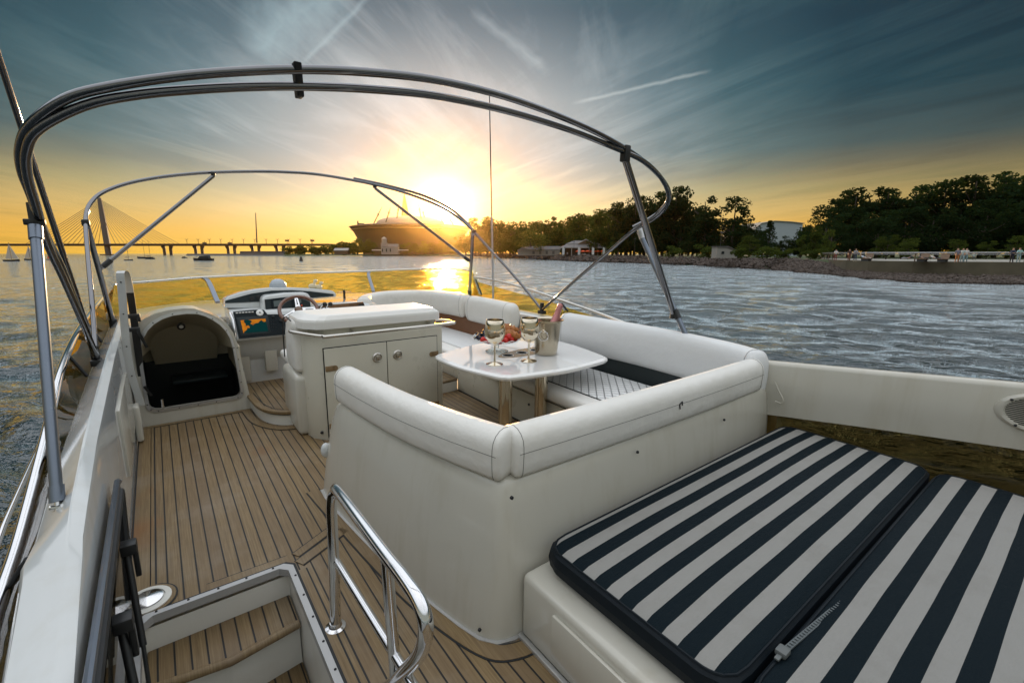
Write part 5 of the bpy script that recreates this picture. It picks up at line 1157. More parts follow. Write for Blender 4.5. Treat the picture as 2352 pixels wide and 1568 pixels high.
for px, top, dep, kd in ((1888, 470, 118, 'broad'), (1915, 452, 124, 'broad'), (1948, 440, 128, 'tall'), (1982, 427, 130, 'broad'), (2018, 430, 126, 'tall'), (2050, 432, 132, 'broad'), (2084, 430, 124, 'tall'), (2118, 424, 128, 'broad'), (2150, 419, 122, 'tall'), (2184, 408, 126, 'broad'), (2215, 402, 120, 'tall'), (2248, 404, 124, 'broad'), (2282, 398, 118, 'tall'), (2318, 402, 122, 'broad'), (2352, 398, 116, 'tall'), (2395, 400, 118, 'broad'), (2450, 395, 112, 'tall'), (2520, 396, 110, 'broad'), (2600, 390, 108, 'broad'),
                          (1905, 500, 108, 'broad'), (1960, 490, 110, 'spruce'), (2010, 480, 106, 'broad'), (2070, 478, 108, 'broad'), (2130, 470, 104, 'broad'), (2190, 465, 106, 'spruce'), (2250, 455, 102, 'broad'), (2310, 460, 104, 'broad'), (2370, 450, 100, 'broad'), (2430, 450, 98, 'broad')):
    tpx(px, top, dep, kd, 'leafd', L1, G1, 1.35 if kd != 'spruce' else 1.6)
for px, top, dep, kd, lb in ((1868, 520, 104, 'tall', 'slim birch standing at the end of the promenade railing'), (1838, 540, 108, 'tall', 'slender young birch in front of the pale domed hall'), (1900, 528, 98, 'tall', 'bushy birch leaning over the promenade end')): tpx(px, top, dep, kd, 'leafm', lb, 'birches at the promenade end', 1.3)
for px, top, dep, lb in ((2035, 538, 90, 'broad mid green tree right behind the promenade loungers'), (2085, 545, 92, 'rounded mid green tree behind the reclining people'), (2195, 548, 90, 'spreading mid green tree behind the walking couple'), (2265, 552, 92, 'low green tree behind the far end of the railing'), (2330, 540, 90, 'green tree above the standing pair at the railing')):
    tpx(px, top, dep, 'broad', 'leafm', lb, 'green trees along the promenade', 1.5)
G2 = 'trees massed along the wooded shore'; L2 = 'leafy tree in the mass along the wooded shore'
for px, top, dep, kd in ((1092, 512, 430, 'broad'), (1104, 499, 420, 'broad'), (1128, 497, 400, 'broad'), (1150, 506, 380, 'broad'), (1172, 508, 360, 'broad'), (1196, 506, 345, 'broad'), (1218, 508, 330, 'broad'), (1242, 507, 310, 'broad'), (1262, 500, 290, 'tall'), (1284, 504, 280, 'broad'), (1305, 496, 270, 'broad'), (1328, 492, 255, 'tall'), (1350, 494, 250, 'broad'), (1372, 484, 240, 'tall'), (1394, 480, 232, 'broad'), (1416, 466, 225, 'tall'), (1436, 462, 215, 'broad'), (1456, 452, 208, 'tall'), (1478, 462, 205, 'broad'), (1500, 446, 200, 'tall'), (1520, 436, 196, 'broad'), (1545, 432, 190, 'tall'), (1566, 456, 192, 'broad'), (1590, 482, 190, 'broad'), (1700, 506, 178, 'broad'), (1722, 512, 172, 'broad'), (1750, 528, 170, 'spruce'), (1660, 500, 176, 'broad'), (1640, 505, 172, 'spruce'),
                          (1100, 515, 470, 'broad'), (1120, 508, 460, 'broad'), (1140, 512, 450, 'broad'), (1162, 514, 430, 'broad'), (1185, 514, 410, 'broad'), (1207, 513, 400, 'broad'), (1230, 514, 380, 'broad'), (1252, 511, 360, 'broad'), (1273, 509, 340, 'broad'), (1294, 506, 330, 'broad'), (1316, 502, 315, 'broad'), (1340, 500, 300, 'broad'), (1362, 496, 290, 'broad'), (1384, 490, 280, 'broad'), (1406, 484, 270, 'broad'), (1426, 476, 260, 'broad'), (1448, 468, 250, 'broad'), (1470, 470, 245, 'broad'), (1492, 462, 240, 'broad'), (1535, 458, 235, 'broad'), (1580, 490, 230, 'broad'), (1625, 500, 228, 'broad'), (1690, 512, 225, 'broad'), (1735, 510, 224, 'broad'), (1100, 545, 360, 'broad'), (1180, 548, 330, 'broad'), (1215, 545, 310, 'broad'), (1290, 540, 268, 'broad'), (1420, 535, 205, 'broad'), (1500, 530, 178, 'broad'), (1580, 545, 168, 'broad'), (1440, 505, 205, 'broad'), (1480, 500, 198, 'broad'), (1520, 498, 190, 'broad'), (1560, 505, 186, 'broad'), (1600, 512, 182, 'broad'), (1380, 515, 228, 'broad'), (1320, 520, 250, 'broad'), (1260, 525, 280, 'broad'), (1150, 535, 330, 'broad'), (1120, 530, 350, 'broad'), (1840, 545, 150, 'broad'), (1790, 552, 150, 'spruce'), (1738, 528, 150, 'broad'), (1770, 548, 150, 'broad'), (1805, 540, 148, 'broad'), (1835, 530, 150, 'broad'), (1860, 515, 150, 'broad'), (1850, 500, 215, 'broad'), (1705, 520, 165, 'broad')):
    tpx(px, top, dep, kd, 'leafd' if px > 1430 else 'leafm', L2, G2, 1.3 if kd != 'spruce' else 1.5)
tpx(1614, 452, 168, 'tall', 'leafd', 'tall tree with a lumpy crown standing above the shore treeline', None, 1.5); tpx(1678, 454, 160, 'tall', 'leafd', 'tall ragged tree with a leaning crown near the white kiosk', None, 1.5)
tpx(1219, 524, 262, 'round', 'leafl', 'round pale willow glowing in the sun beside the long shed', None, 1.5)
tpx(1762, 505, 140, 'spruce', 'leafd', 'dark spruce in front of the pale domed hall', None, 1.5); tpx(1720, 540, 125, 'broad', 'leafm', 'bushy tree overhanging the small white kiosk', None, 1.5)
for px, top, dep, lb in ((1625, 555, 130, 'low green shrub near the kiosk on the grass'), (1700, 566, 112, 'spreading shrub on the bank below the domed hall'), (1762, 560, 105, 'pale green shrub on the bank left of the promenade'), (1870, 562, 96, 'rounded bush against the promenade end'), (1800, 566, 108, 'shrub growing among the rocks of the bank'), (1545, 560, 145, 'dark shrub under the tall shore trees')): tpx(px, top, dep, 'shrub', 'leafm', lb, None, 1.4)
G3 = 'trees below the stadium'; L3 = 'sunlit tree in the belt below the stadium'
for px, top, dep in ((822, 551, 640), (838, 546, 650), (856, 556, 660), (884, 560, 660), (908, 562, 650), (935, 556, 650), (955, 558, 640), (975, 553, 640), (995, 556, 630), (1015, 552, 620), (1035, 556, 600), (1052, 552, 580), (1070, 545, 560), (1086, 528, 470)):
    tpx(px, top, dep, 'broad', 'leafl', L3, G3, 1.9, gz=-.2)  # light leaf colour painted in for the sunlit look
G4 = 'bushes on the low headland'; L4 = 'bush in the scrub on the low headland by the bridge end'
for px, top, dep in ((668, 562, 640), (684, 560, 645), (700, 561, 640), (716, 563, 645), (732, 560, 650), (748, 562, 650), (764, 556, 660), (780, 552, 665), (796, 550, 670), (810, 553, 668)):
    tpx(px, top, dep, 'shrub', 'leafm', L4, G4, 1.5, gz=-.2)

# ---- stadium
D = 880.0
def sd7(a, b, dep=D): return WD(*s7(a, b), dep)
sc_ = sd7(1240, 800); gz = -.2
cw_ = (sd7(2330, 660) - sd7(165, 660)).length / 2; zr = sd7(1240, 650).z; zt_ = sd7(1240, 455).z
yaw = atan2(-sin(PSI), cos(PSI))
sta_ = thing('stadium', 'huge round stadium with a pale domed roof and leaning masts', 'stadium', (sc_.x, sc_.y, gz), world=True)
c0 = Vector((sc_.x, sc_.y, 0)) 
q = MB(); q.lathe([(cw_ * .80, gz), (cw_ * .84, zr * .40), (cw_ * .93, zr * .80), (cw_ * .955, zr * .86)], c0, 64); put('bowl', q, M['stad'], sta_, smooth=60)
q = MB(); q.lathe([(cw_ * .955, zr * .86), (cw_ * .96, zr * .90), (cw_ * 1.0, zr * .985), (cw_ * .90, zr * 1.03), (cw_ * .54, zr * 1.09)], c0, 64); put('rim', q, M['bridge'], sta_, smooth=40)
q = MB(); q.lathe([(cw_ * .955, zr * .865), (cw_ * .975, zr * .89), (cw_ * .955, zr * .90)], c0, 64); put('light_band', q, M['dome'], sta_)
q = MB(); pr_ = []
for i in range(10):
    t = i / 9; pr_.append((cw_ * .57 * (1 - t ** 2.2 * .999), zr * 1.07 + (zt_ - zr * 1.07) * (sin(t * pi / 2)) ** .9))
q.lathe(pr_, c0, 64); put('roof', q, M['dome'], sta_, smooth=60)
for (b, t) in (((530, 615), (700, 268)), ((780, 518), (856, 283)), ((968, 515), (1016, 190)), ((1412, 455), (1370, 225)), ((1474, 450), (1444, 328)), ((1825, 570), (1778, 468)), ((1996, 582), (1918, 458))):
    P0_ = sd7(*b, D - 60); P1_ = sd7(*t, D - 60); q = MB(); q.tube([P0_ - (P1_ - P0_) * .15, P0_.lerp(P1_, .5), P1_], 1.05, 6, taper=[1, 1, .3]); q.ball(P0_.lerp(P1_, .58), 1.7, 0, 8, (1, 1, 1.4)); put('mast', q, M['bridge'], sta_)
q = MB(); a = sd7(258, 640); q.box(a + Vector((-1, -1, -2)), a + Vector((1, 1, 11))); q.box(a + Vector((0, -1, 4)), a + Vector((12, 1, 7))); put('sign_frame', q, M['bridge'], sta_, smooth=0)
q = MB()
# tower spire
tb_ = WD(934, 583, 1330); th = WD(934, 446, 1330).z
q = MB(); tp_ = []; 
for i in range(15): t = i / 14; tp_.append((max(.2, 24 * (1 - t) ** .8 + .0), ZW + (th - ZW) * t))
q.lathe(tp_, (tb_.x, tb_.y, 0), 10); put('tower', q, M['tower'], o=(tb_.x, tb_.y, ZW), world=True, label='slender golden skyscraper spire rising behind the stadium roof', cat='skyscraper', smooth=25)

# ---- cable-stayed bridge
BD_ = 1000.0
br = thing('cable_bridge', 'long cable-stayed bridge with one leaning pylon across the water', 'bridge', tuple(WD(250, 587, BD_)), world=True)
bz = WD(300, 561, BD_).z
def bp3(px): p = WD(px, 561, BD_); p.z = bz; return p
q = MB(); q.sweep([bp3(-700), bp3(0), bp3(400), bp3(690)] + [bp3(760)], [(-9, -3.6), (9, -3.6), (11, 0), (11, 1.1), (-11, 1.1), (-11, 0)]); put('deck', q, M['bridge'], br, smooth=0)
pt_ = WD(228, 455, BD_); pb_ = WD(251, 588, BD_); pb_.z = ZW - 1
q = MB(); q.tube([pb_, pb_.lerp(pt_, .5), pt_], 6.0, 8, taper=[1.0, .92, .62]); q.box(pb_ - Vector((14, 14, 0)), pb_ + Vector((14, 14, 3))); put('pylon', q, M['bridge'], br, smooth=20)
q = MB()
for k in range(15):
    a = pb_.lerp(pt_, .72 + .26 * k / 14)
    for e in (bp3(236 - 10 - k * 12.0), bp3(258 + 8 + k * 10.5)): q.tube([a, a.lerp(e, .5) - Vector((0, 0, 2)), e], .42, 4)
put('stay_cable', q, M['bridge'], br)
br['note'] = ''
del br['note']
for px, tw in ((383, 1), (396, .1), (455, 1), (530, .9), (586, .8), (642, .8)):
    c = bp3(px)
    if tw == .1: continue
    for dx in (-7, 7):
        p = c + Vector((cos(PSI), -sin(PSI), 0)) * dx; q = MB(); q.tube([(p.x, p.y, ZW - 1), (p.x, p.y, bz - 10), (p.x + dx * .25 * cos(PSI), p.y - dx * .25 * sin(PSI), bz - 3.4)], 3.0, 8, taper=[1, 1, 1.4]); put('pier', q, M['bridge'], br, smooth=30)
for i in range(12):
    c = bp3(430 + i * 26); q = MB(); q.tube([c, c + Vector((0, 0, 9))], .45, 4); 
    for sg in (-1, 1): q.tube([c + Vector((0, 0, 9)), c + Vector((cos(PSI) * 3 * sg, -sin(PSI) * 3 * sg, 11.5))], .4, 4)
    put('lamp_post', q, M['bridge'], br)
for px in (470, 528, 660, 718): c = bp3(px) + Vector((0, 0, 1)); q = MB(); q.box(c + Vector((-4, -1, 5 if px > 600 else 0)), c + Vector((4, 1, 8.5 if px > 600 else 3))); q.tube([c, c + Vector((0, 0, 6))], .4, 4); put('road_sign', q, M['bridge'], br, smooth=0)
q = MB(); a = WD(590, 558, 1010); b = WD(587, 489, 1010); q.tube([a, a.lerp(b, .5), b], 1.5, 6, taper=[1, .8, .5]); put('pylon', q, M['bridge'], o=tuple(a - Vector((0, 0, 30))), world=True, label='single thin far pylon standing beyond the bridge viaduct', cat='pylon')

# ---- boats and buoys
def hullmesh(q, c, L, W, Hh, mi=0, d=Vector((1, 0, 0))):
    n_ = Vector((-d.y, d.x, 0)); st_ = []
    for t, w, zt in ((-.5, .7, .9), (-.2, 1, .85), (.15, .95, .9), (.38, .6, 1.05), (.5, .03, 1.2)):
        o = c + d * L * t; st_.append([o + n_ * W / 2 * w + Vector((0, 0, Hh * zt)), o + n_ * W / 2 * w * .7 - Vector((0, 0, .2)), o - n_ * W / 2 * w * .7 - Vector((0, 0, .2)), o - n_ * W / 2 * w + Vector((0, 0, Hh * zt))])
    vs = [p for s_ in st_ for p in s_]; q.add(vs, [(i * 4 + k, i * 4 + (k + 1) % 4, i * 4 + 4 + (k + 1) % 4, i * 4 + 4 + k) for i in range(4) for k in range(4)] + [(0, 1, 2, 3), (16, 17, 18, 19)], mi)
BX = Vector((cos(PSI), -sin(PSI), 0))
def sailboat(px, py, h, label, sail, hm, sgn=1, L=None, name='sailboat'):
    c = WZ(px, py); t = thing(name, label, 'sailboat', c, 'sailing boats near the bridge', True); L = L or h * .85
    q = MB(); hullmesh(q, c, L, L * .3, L * .11, 0, BX * sgn); put('hull', q, hm, t, smooth=0)
    q = MB(); q.tube([c, c + Vector((0, 0, h))], .10, 6); put('mast', q, M['bridge'], t)
    if sail:
        q = MB(); m0 = c + Vector((0, 0, h * .12)); q.ext([m0, c + Vector((0, 0, h * .98)), m0 - BX * sgn * h * .34 + Vector((0, 0, .1))], (.05, .1, 0)); q.ext([c + Vector((0, 0, h * .85)) + BX * sgn * .2, c + BX * sgn * L * .45 + Vector((0, 0, h * .12)), m0 + BX * sgn * .25], (.05, .1, 0)); put('sail', q, sail, t, smooth=0)
    else:
        q = MB(); q.tube([c + Vector((0, 0, h * .16)), c - BX * sgn * L * .4 + Vector((0, 0, h * .17))], .12, 6); put('boom', q, M['bridge'], t)
sailboat(28, 600, 8.6, 'sailboat with a pale raised sail, outermost under the bridge', M['sail'], M['hulld'])
sailboat(70, 597.5, 8.0, 'small sailboat with cream sail just left of the thick bimini post', M['sail'], M['hulld'], -1)
sailboat(116, 596.5, 5.4, 'small boat flying a bright red sail beside the bimini post', M['sailr'], M['hulld'])
sailboat(296, 598, 9.5, 'dark sailing boat with bare mast seen end-on before the bridge', None, M['hulld'], 1, 4.5)
sailboat(333, 593.5, 13, 'long moored sailing boat with bare mast beyond the diagonal strut', None, M['hulld'], -1)
sailboat(346, 595, 12, 'shorter moored sailing boat with a tall bare mast beside the long one', None, M['hulld'], 1, 6)
def motorboat(px, py, L, label, hm, cm, sgn=1, group=None, name='motorboat'):
    c = WZ(px, py); t = thing(name, label, 'boat', c, group, True); q = MB(); hullmesh(q, c, L, L * .32, L * .12, 0, BX * sgn); put('hull', q, hm, t, smooth=0)
    q = MB(); a = c + Vector((0, 0, L * .10)); nn2 = Vector((-BX.y, BX.x, 0)) * L * .11
    q.ext([a - BX * sgn * L * .34 - nn2, a + BX * sgn * L * .22 - nn2, a + BX * sgn * L * .10 - nn2 + Vector((0, 0, L * .13)), a - BX * sgn * L * .30 - nn2 + Vector((0, 0, L * .15))], nn2 * 2); cab = put('cabin', q, cm, t, smooth=0)
    q = MB(); q.ext([a - BX * sgn * L * .26 - nn2 * 1.03 + Vector((0, 0, L * .06)), a + BX * sgn * L * .14 - nn2 * 1.03 + Vector((0, 0, L * .06)), a + BX * sgn * L * .09 - nn2 * 1.03 + Vector((0, 0, L * .11)), a - BX * sgn * L * .26 - nn2 * 1.03 + Vector((0, 0, L * .115))], nn2 * 2.06); put('window', q, M['dglass'], cab, smooth=0)
motorboat(467, 598.5, 10, 'dark motor yacht cruising in front of the bridge piers', M['hulld'], M['hulld'], -1)
motorboat(424, 592.5, 4.5, 'tiny dark launch left of the motor yacht', M['hulld'], M['hulld'])
motorboat(886, 586.0, 15, 'white speedboat moored at the headland left of the turreted house', M['hullw'], M['hullw'], 1)
motorboat(930, 586.2, 14, 'white speedboat moored right below the turreted house', M['hullw'], M['hullw'], -1)
c = WZ(692, 599.5); t = thing('buoy', 'black channel buoy floating in the bright open water', 'buoy', c, None, True)
q = MB(); q.lathe([(.0, -.3), (.85, -.3), (.95, .3), (.8, .6), (.55, 1.4), (.5, 1.9), (.2, 2.2), (0, 2.25)], c, 14); put('body', q, M['hulld'], t)
c = WZ(1064, 589.5); t = thing('buoy', 'tiny dark buoy close to the shore under the sun', 'buoy', c, None, True); q = MB(); q.lathe([(0, -.3), (1.1, -.3), (1.0, 1.1), (.4, 1.7), (0, 1.8)], c, 12); put('body', q, M['hulld'], t)

# ---- buildings
def rot_box(q, c, ax, L, W, z0, z1, mi=0):
    ay = Vector((-ax.y, ax.x, 0)); q.ext([c + ax * sx * L / 2 + ay * sy * W / 2 + Vector((0, 0, z0 - c.z)) for sx, sy in ((-1, -1), (1, -1), (1, 1), (-1, 1))], (0, 0, z1 - z0), 0, 1, mi)
def gable(q, c, ax, L, W, z0, z1, mi=0, over=.4):
    ay = Vector((-ax.y, ax.x, 0)); b = [c + ax * sx * (L / 2 + over) + ay * sy * (W / 2 + over) + Vector((0, 0, z0 - c.z)) for sx, sy in ((-1, -1), (1, -1), (1, 1), (-1, 1))]
    r0 = c - ax * (L / 2 + over) + Vector((0, 0, z1 - c.z)); r1 = c + ax * (L / 2 + over) + Vector((0, 0, z1 - c.z)); q.add(b + [r0, r1], [(0, 1, 5, 4), (2, 3, 4, 5), (1, 2, 5), (3, 0, 4), (3, 2, 1, 0)], mi)
AY = Vector((-BX.y, BX.x, 0))
# turreted house on the headland
hd = 640.0; c = WD(893, 583, hd); c.z = -.2
t = thing('turreted_house', 'pale house with a small domed turret on the headland', 'house', c, None, True)
s_ = hd / FPX
q = MB(); rot_box(q, c + BX * 6 * s_, BX, 34 * s_, 9, -.2, -.2 + 17 * s_); rot_box(q, c - BX * 9 * s_, BX, 13 * s_, 8, -.2, -.2 + 26 * s_); put('wall', q, M['wall_w'], t, smooth=0)
q = MB(); gable(q, c + BX * 6 * s_, BX, 34 * s_, 9, -.2 + 17 * s_, -.2 + 24 * s_); put('roof', q, M['roof_g'], t, smooth=0)
q = MB(); q.lathe([(5.6 * s_, -.2 + 26 * s_), (5.6 * s_, -.2 + 34 * s_), (6.6 * s_, -.2 + 34.5 * s_), (4 * s_, -.2 + 38 * s_), (0, -.2 + 40 * s_)], (*(c - BX * 9 * s_).xy, 0), 12); put('turret', q, M['wall_w'], t)
q = MB(); rot_box(q, c - BX * 26 * s_, BX, 22 * s_, 6, -.2 + 9 * s_, -.2 + 11 * s_); rot_box(q, c + BX * 34 * s_, BX, 22 * s_, 6, -.2 + 9 * s_, -.2 + 11 * s_); put('canopy', q, M['tarp'], t, smooth=0)
for k in range(3): q = MB(); rot_box(q, c + BX * (-12 + k * 9) * s_ - AY * (4.6 if k else 4.1), BX, 2.4 * s_, .3, -.2 + 6 * s_, -.2 + 13 * s_); put('window', q, M['dglass'], t, smooth=0)
c = WD(786, 580, 640); c.z = -.2; t = thing('boat_shed', 'dark shed with a bright grey roof on the low headland', 'shed', c, None, True)
q = MB(); rot_box(q, c, BX, 18, 9, -.2, 5.2); put('wall', q, M['wood'], t, smooth=0); q = MB(); gable(q, c, BX, 18, 9, 5.2, 8.6, 0, 1); put('roof', q, M['dome'], t, smooth=0)
# long shed
dp = 262.0; c = WD(1243, 577, dp); c.z = GZ; m_ = dp / FPX
t = thing('long_shed', 'long low white shed with grey roof on the rocky shore', 'shed', c, None, True)
q = MB(); rot_box(q, c, BX, 84 * m_, 6, GZ, GZ + 13 * m_); rot_box(q, c - BX * 42 * m_, BX, 24 * m_, 7, GZ, GZ + 12 * m_); put('wall', q, M['wall_w'], t, smooth=0)
q = MB(); gable(q, c, BX, 84 * m_, 6, GZ + 13 * m_, GZ + 21 * m_); put('roof', q, M['roof_g'], t, smooth=0)
q = MB(); gable(q, c - BX * 42 * m_, AY, 7, 24 * m_, GZ + 12 * m_, GZ + 19 * m_); put('porch_roof', q, M['wall_w'], t, smooth=0)
for k in range(4): q = MB(); rot_box(q, c + BX * (k * 15 - 18) * m_ - AY * 3.1, BX, 5 * m_, .3, GZ + 3 * m_, GZ + 10 * m_); put('window', q, M['roof_g'], t, smooth=0)
# restaurant pavilion
dp = 226.0; c = WD(1342, 578, dp) + AY * 6; c.z = GZ; m_ = dp / FPX
t = thing('pavilion', 'open restaurant pavilion with grey hipped roof and white gable', 'pavilion', c, None, True)
q = MB()
def hip(q, c, L, W, l, w, z0, z1): 
    b = [c + BX * sx * L / 2 + AY * sy * W / 2 + Vector((0, 0, z0 - c.z)) for sx, sy in ((-1, -1), (1, -1), (1, 1), (-1, 1))]; u = [c + BX * sx * l / 2 + AY * sy * w / 2 + Vector((0, 0, z1 - c.z)) for sx, sy in ((-1, -1), (1, -1), (1, 1), (-1, 1))]
    loft(q, b, u); q.add(b, [(0, 1, 2, 3)]); q.add(u, [(0, 1, 2, 3)])
hip(q, c, 104 * m_, 70 * m_, 76 * m_, 40 * m_, GZ + 19 * m_, GZ + 26 * m_); hip(q, c, 78 * m_, 40 * m_, 40 * m_, 4 * m_, GZ + 27.5 * m_, GZ + 35 * m_); put('roof', q, M['roof_g'], t, smooth=0)
q = MB(); rot_box(q, c, BX, 105 * m_, 71 * m_, GZ + 17.2 * m_, GZ + 18.9 * m_); rot_box(q, c, BX, 77 * m_, 41 * m_, GZ + 25.5 * m_, GZ + 27.3 * m_); put('fascia', q, M['wall_w'], t, smooth=0)
gc = c - AY * 20.5 * m_ + BX * 4 * m_
q = MB(); q.ext([gc + BX * x * m_ + Vector((0, 0, (z) * m_)) for x, z in ((-18, 27), (18, 27), (0, 36.5))], -AY * 1.0 * m_); gb = put('gable', q, M['wood'], t, smooth=0)
q = MB(); q.tube([gc - AY * 1.3 * m_ + BX * x * m_ + Vector((0, 0, z * m_)) for x, z in ((-19, 27), (0, 37), (19, 27))], .9 * m_, 4); put('gable_trim', q, M['wall_w'], gb, smooth=0)
for k in range(6): q = MB(); q.tube([c - AY * 34 * m_ + BX * (-50 + k * 20) * m_, c - AY * 34 * m_ + BX * (-50 + k * 20) * m_ + Vector((0, 0, 18 * m_))], 1.1 * m_, 6); put('column', q, M['wall_w'], t)
q = MB(); rot_box(q, c + AY * 8 * m_, BX, 84 * m_, 30 * m_, GZ, GZ + 17.2 * m_); put('inner_wall', q, M['wood'], t, smooth=0)
um = None
for k in range(6):
    a = c - AY * (38 + 3 * (k % 2)) * m_ + BX * (-16 + k * 11.0) * m_; a.z = GZ
    if um is None:
        um = thing('parasol', 'orange parasol in the row before the restaurant pavilion', 'parasol', a, 'orange parasols at the pavilion', True)
        q = MB(); q.lathe([(7 * m_, 9.5 * m_), (0.1, 12.5 * m_)], a, 8); put('canopy', q, M['orange'], um); q = MB(); q.tube([a, a + Vector((0, 0, 12.5 * m_))], .06, 5); put('pole', q, M['wood'], um)
    else: dup(um, a, True)
bn = None
for k, px in enumerate((1291, 1327, 1359, 1384)):
    a = WD(px, 578, 212); a.z = GZ; lb = ['white banner flag at the shed end of the pavilion', 'white banner flag among the orange parasols', 'white banner flag right of the orange parasols', 'white banner flag at the tree end of the pavilion'][k]
    if bn is None:
        bn = thing('banner_flag', lb, 'banner', a, 'banner flags at the pavilion', True)
        q = MB(); q.ext([a + Vector((0, 0, .6)), a + BX * 1.1 + Vector((0, 0, .6)), a + BX * 1.2 + Vector((0, 0, 3.4)), a + BX * .5 + Vector((0, 0, 4.0)), a + Vector((0, 0, 3.6))], AY * .04); put('cloth', q, M['tarp'], bn, smooth=0)
        q = MB(); q.tube([a, a + Vector((0, 0, 3.8))], .05, 5); put('pole', q, M['bridge'], bn)
    else: dup(bn, a, True, label=lb)
# kiosk
dp = 118.0; c = WD(1668, 582, dp); c.z = GZ; m_ = dp / FPX
t = thing('kiosk', 'small white kiosk with a sloping roof among the shore trees', 'kiosk', c, None, True)
q = MB(); q.ext([c + BX * x * m_ + Vector((0, 0, z * m_)) for x, z in ((-21, 0), (26, 0), (26, 14), (2, 25), (-21, 25))], AY * 30 * m_); put('wall', q, M['wall_w'], t, smooth=0)
q = MB(); q.ext([c + BX * x * m_ - AY * .3 + Vector((0, 0, z * m_)) for x, z in ((-23, 25), (2, 25), (28, 13), (28, 14.5), (3, 26.5), (-23, 26.5))], AY * 33 * m_); put('roof', q, M['roof_g'], t, smooth=0)
for x in (-8, 12): q = MB(); rot_box(q, c + BX * x * m_ - AY * .06, BX, 6 * m_, .12, GZ + 9 * m_, GZ + 15 * m_); put('window', q, M['dglass'], t, smooth=0)
# pale domed hall behind the trees
dp = 205.0; c = WD(1783, 575, dp); c.z = GZ; m_ = dp / FPX
t = thing('domed_hall', 'large pale hall with a curved roof showing through the trees', 'hall', c, None, True)
q = MB(); pts = [c + BX * x * m_ + Vector((0, 0, z * m_)) for x, z in ((-56, 0), (54, 0), (54, 72), (28, 75), (-10, 77), (-40, 72), (-56, 55))]; q.ext(pts, AY * 30); put('shell', q, wmat('hall_blue', (.42, .47, .52), .6, .05), t, smooth=0)
q = MB(); q.ext([c - AY * .5 + BX * x * m_ + Vector((0, 0, z * m_)) for x, z in ((-60, 54), (-40, 72.5), (-10, 77.5), (28, 75.5), (57, 72), (57, 73.5), (28, 77), (-10, 79), (-41, 74), (-60, 56))], AY * 31); put('roof_edge', q, M['slab'], t, smooth=0)

# ---- promenade
dkp = [Vector((*WZ(px, py, .0).xy, 0)) for px, py in ((1886, 596), (1912, 598.6), (1950, 600.4), (2000, 601.6), (2100, 603.2), (2200, 604.2), (2352, 605.6), (2600, 608), (2900, 612))]
pin = [p + Vector((p.x, p.y, 0)).normalized() * 40 for p in dkp]
q = MB(); q.add([p + Vector((0, 0, .19)) for p in dkp] + [p + Vector((0, 0, .19)) for p in pin], [(i, i + 1, 9 + i + 1, 9 + i) for i in range(8)]); put('promenade', q, M['slab'], o=(0, 0, 0), world=True, kind='structure', smooth=0)
q = MB(); q.sweep(dkp, [(-.3, ZW - .5), (.5, ZW - .5), (.4, .15), (-.25, .15)]); q.sweep([p for p in dkp], [(-.42, .02), (.3, .02), (.3, .195), (-.42, .195)])
qw = put('quay_wall', q, M['conc'], o=tuple(dkp[3] + Vector((0, 0, ZW))), world=True, label='stained concrete quay wall carrying the promenade', cat='wall', smooth=0)
rl_ = thing('railing', 'long metal railing with glass infill along the promenade edge', 'railing', dkp[3], None, True)
RH = 1.22
q = MB(); q.tube([p + Vector((0, 0, .19 + RH)) for p in dkp], .065, 6); q.tube([dkp[0] + Vector((0, 0, .19 + RH)), dkp[0] + Vector((2.5, 2.5, .19 + RH))], .065, 6); put('handrail', q, M['alu'], rl_)
q = MB(); q.tube([p + Vector((0, 0, .19 + RH * .8)) for p in dkp], .03, 5); q.tube([p + Vector((0, 0, .19 + RH * .12)) for p in dkp], .03, 5); put('mid_rail', q, M['alu'], rl_)
pp_ = [dkp[0], dkp[1]]; acc = []
for i in range(8):
    L_ = (dkp[i + 1] - dkp[i]).length; k = max(1, int(L_ / 5.2)) 
    for j in range(k): acc.append(dkp[i].lerp(dkp[i + 1], j / k))
for p in acc[:40]: q = MB(); q.box(p + Vector((-.06, -.06, .19)), p + Vector((.06, .06, .19 + RH))); put('post', q, M['wood'], rl_, smooth=0)
g = N('rail_glass'); tr = g.n('BsdfTransparent'); tr.inputs[0].default_value = (.80, .80, .76, 1); M['rglass'] = g.done(tr.outputs[0])
q = MB(); q.add([p + Vector((0, 0, .25)) for p in dkp] + [p + Vector((0, 0, .19 + RH * .95)) for p in dkp], [(i, i + 1, 10 + i, 9 + i) for i in range(8)]); put('glass_infill', q, M['rglass'], rl_, smooth=0, fixn=False)
# ---- people
def body_mesh(joints, edges, radii):
    me = bpy.data.meshes.new('body'); me.from_pydata(joints, edges, []); ob = bpy.data.objects.new('tmp_body', me); COL.objects.link(ob)
    m1 = ob.modifiers.new('s', 'SKIN'); m2 = ob.modifiers.new('u', 'SUBSURF'); m2.levels = m2.render_levels = 1
    for i, r in enumerate(radii): me.skin_vertices[0].data[i].radius = (r, r)
    me.skin_vertices[0].data[0].use_root = True
    dg = bpy.context.evaluated_depsgraph_get(); out = bpy.data.meshes.new_from_object(ob.evaluated_get(dg)); bpy.data.objects.remove(ob); return out
JN = [(0, 0, .95), (0, 0, 1.15), (0, 0, 1.40), (0, 0, 1.50), (0, 0, 1.60), (0, .01, 1.72), (-.19, 0, 1.40), (-.25, .02, 1.12), (-.24, -.10, .90), (.19, 0, 1.40), (.25, .02, 1.12), (.24, -.08, .88), (-.10, 0, .90), (-.11, -.02, .50), (-.12, .02, .06), (-.12, -.12, .04), (.10, 0, .90), (.12, -.06, .50), (.14, .02, .06), (.14, -.12, .04)]
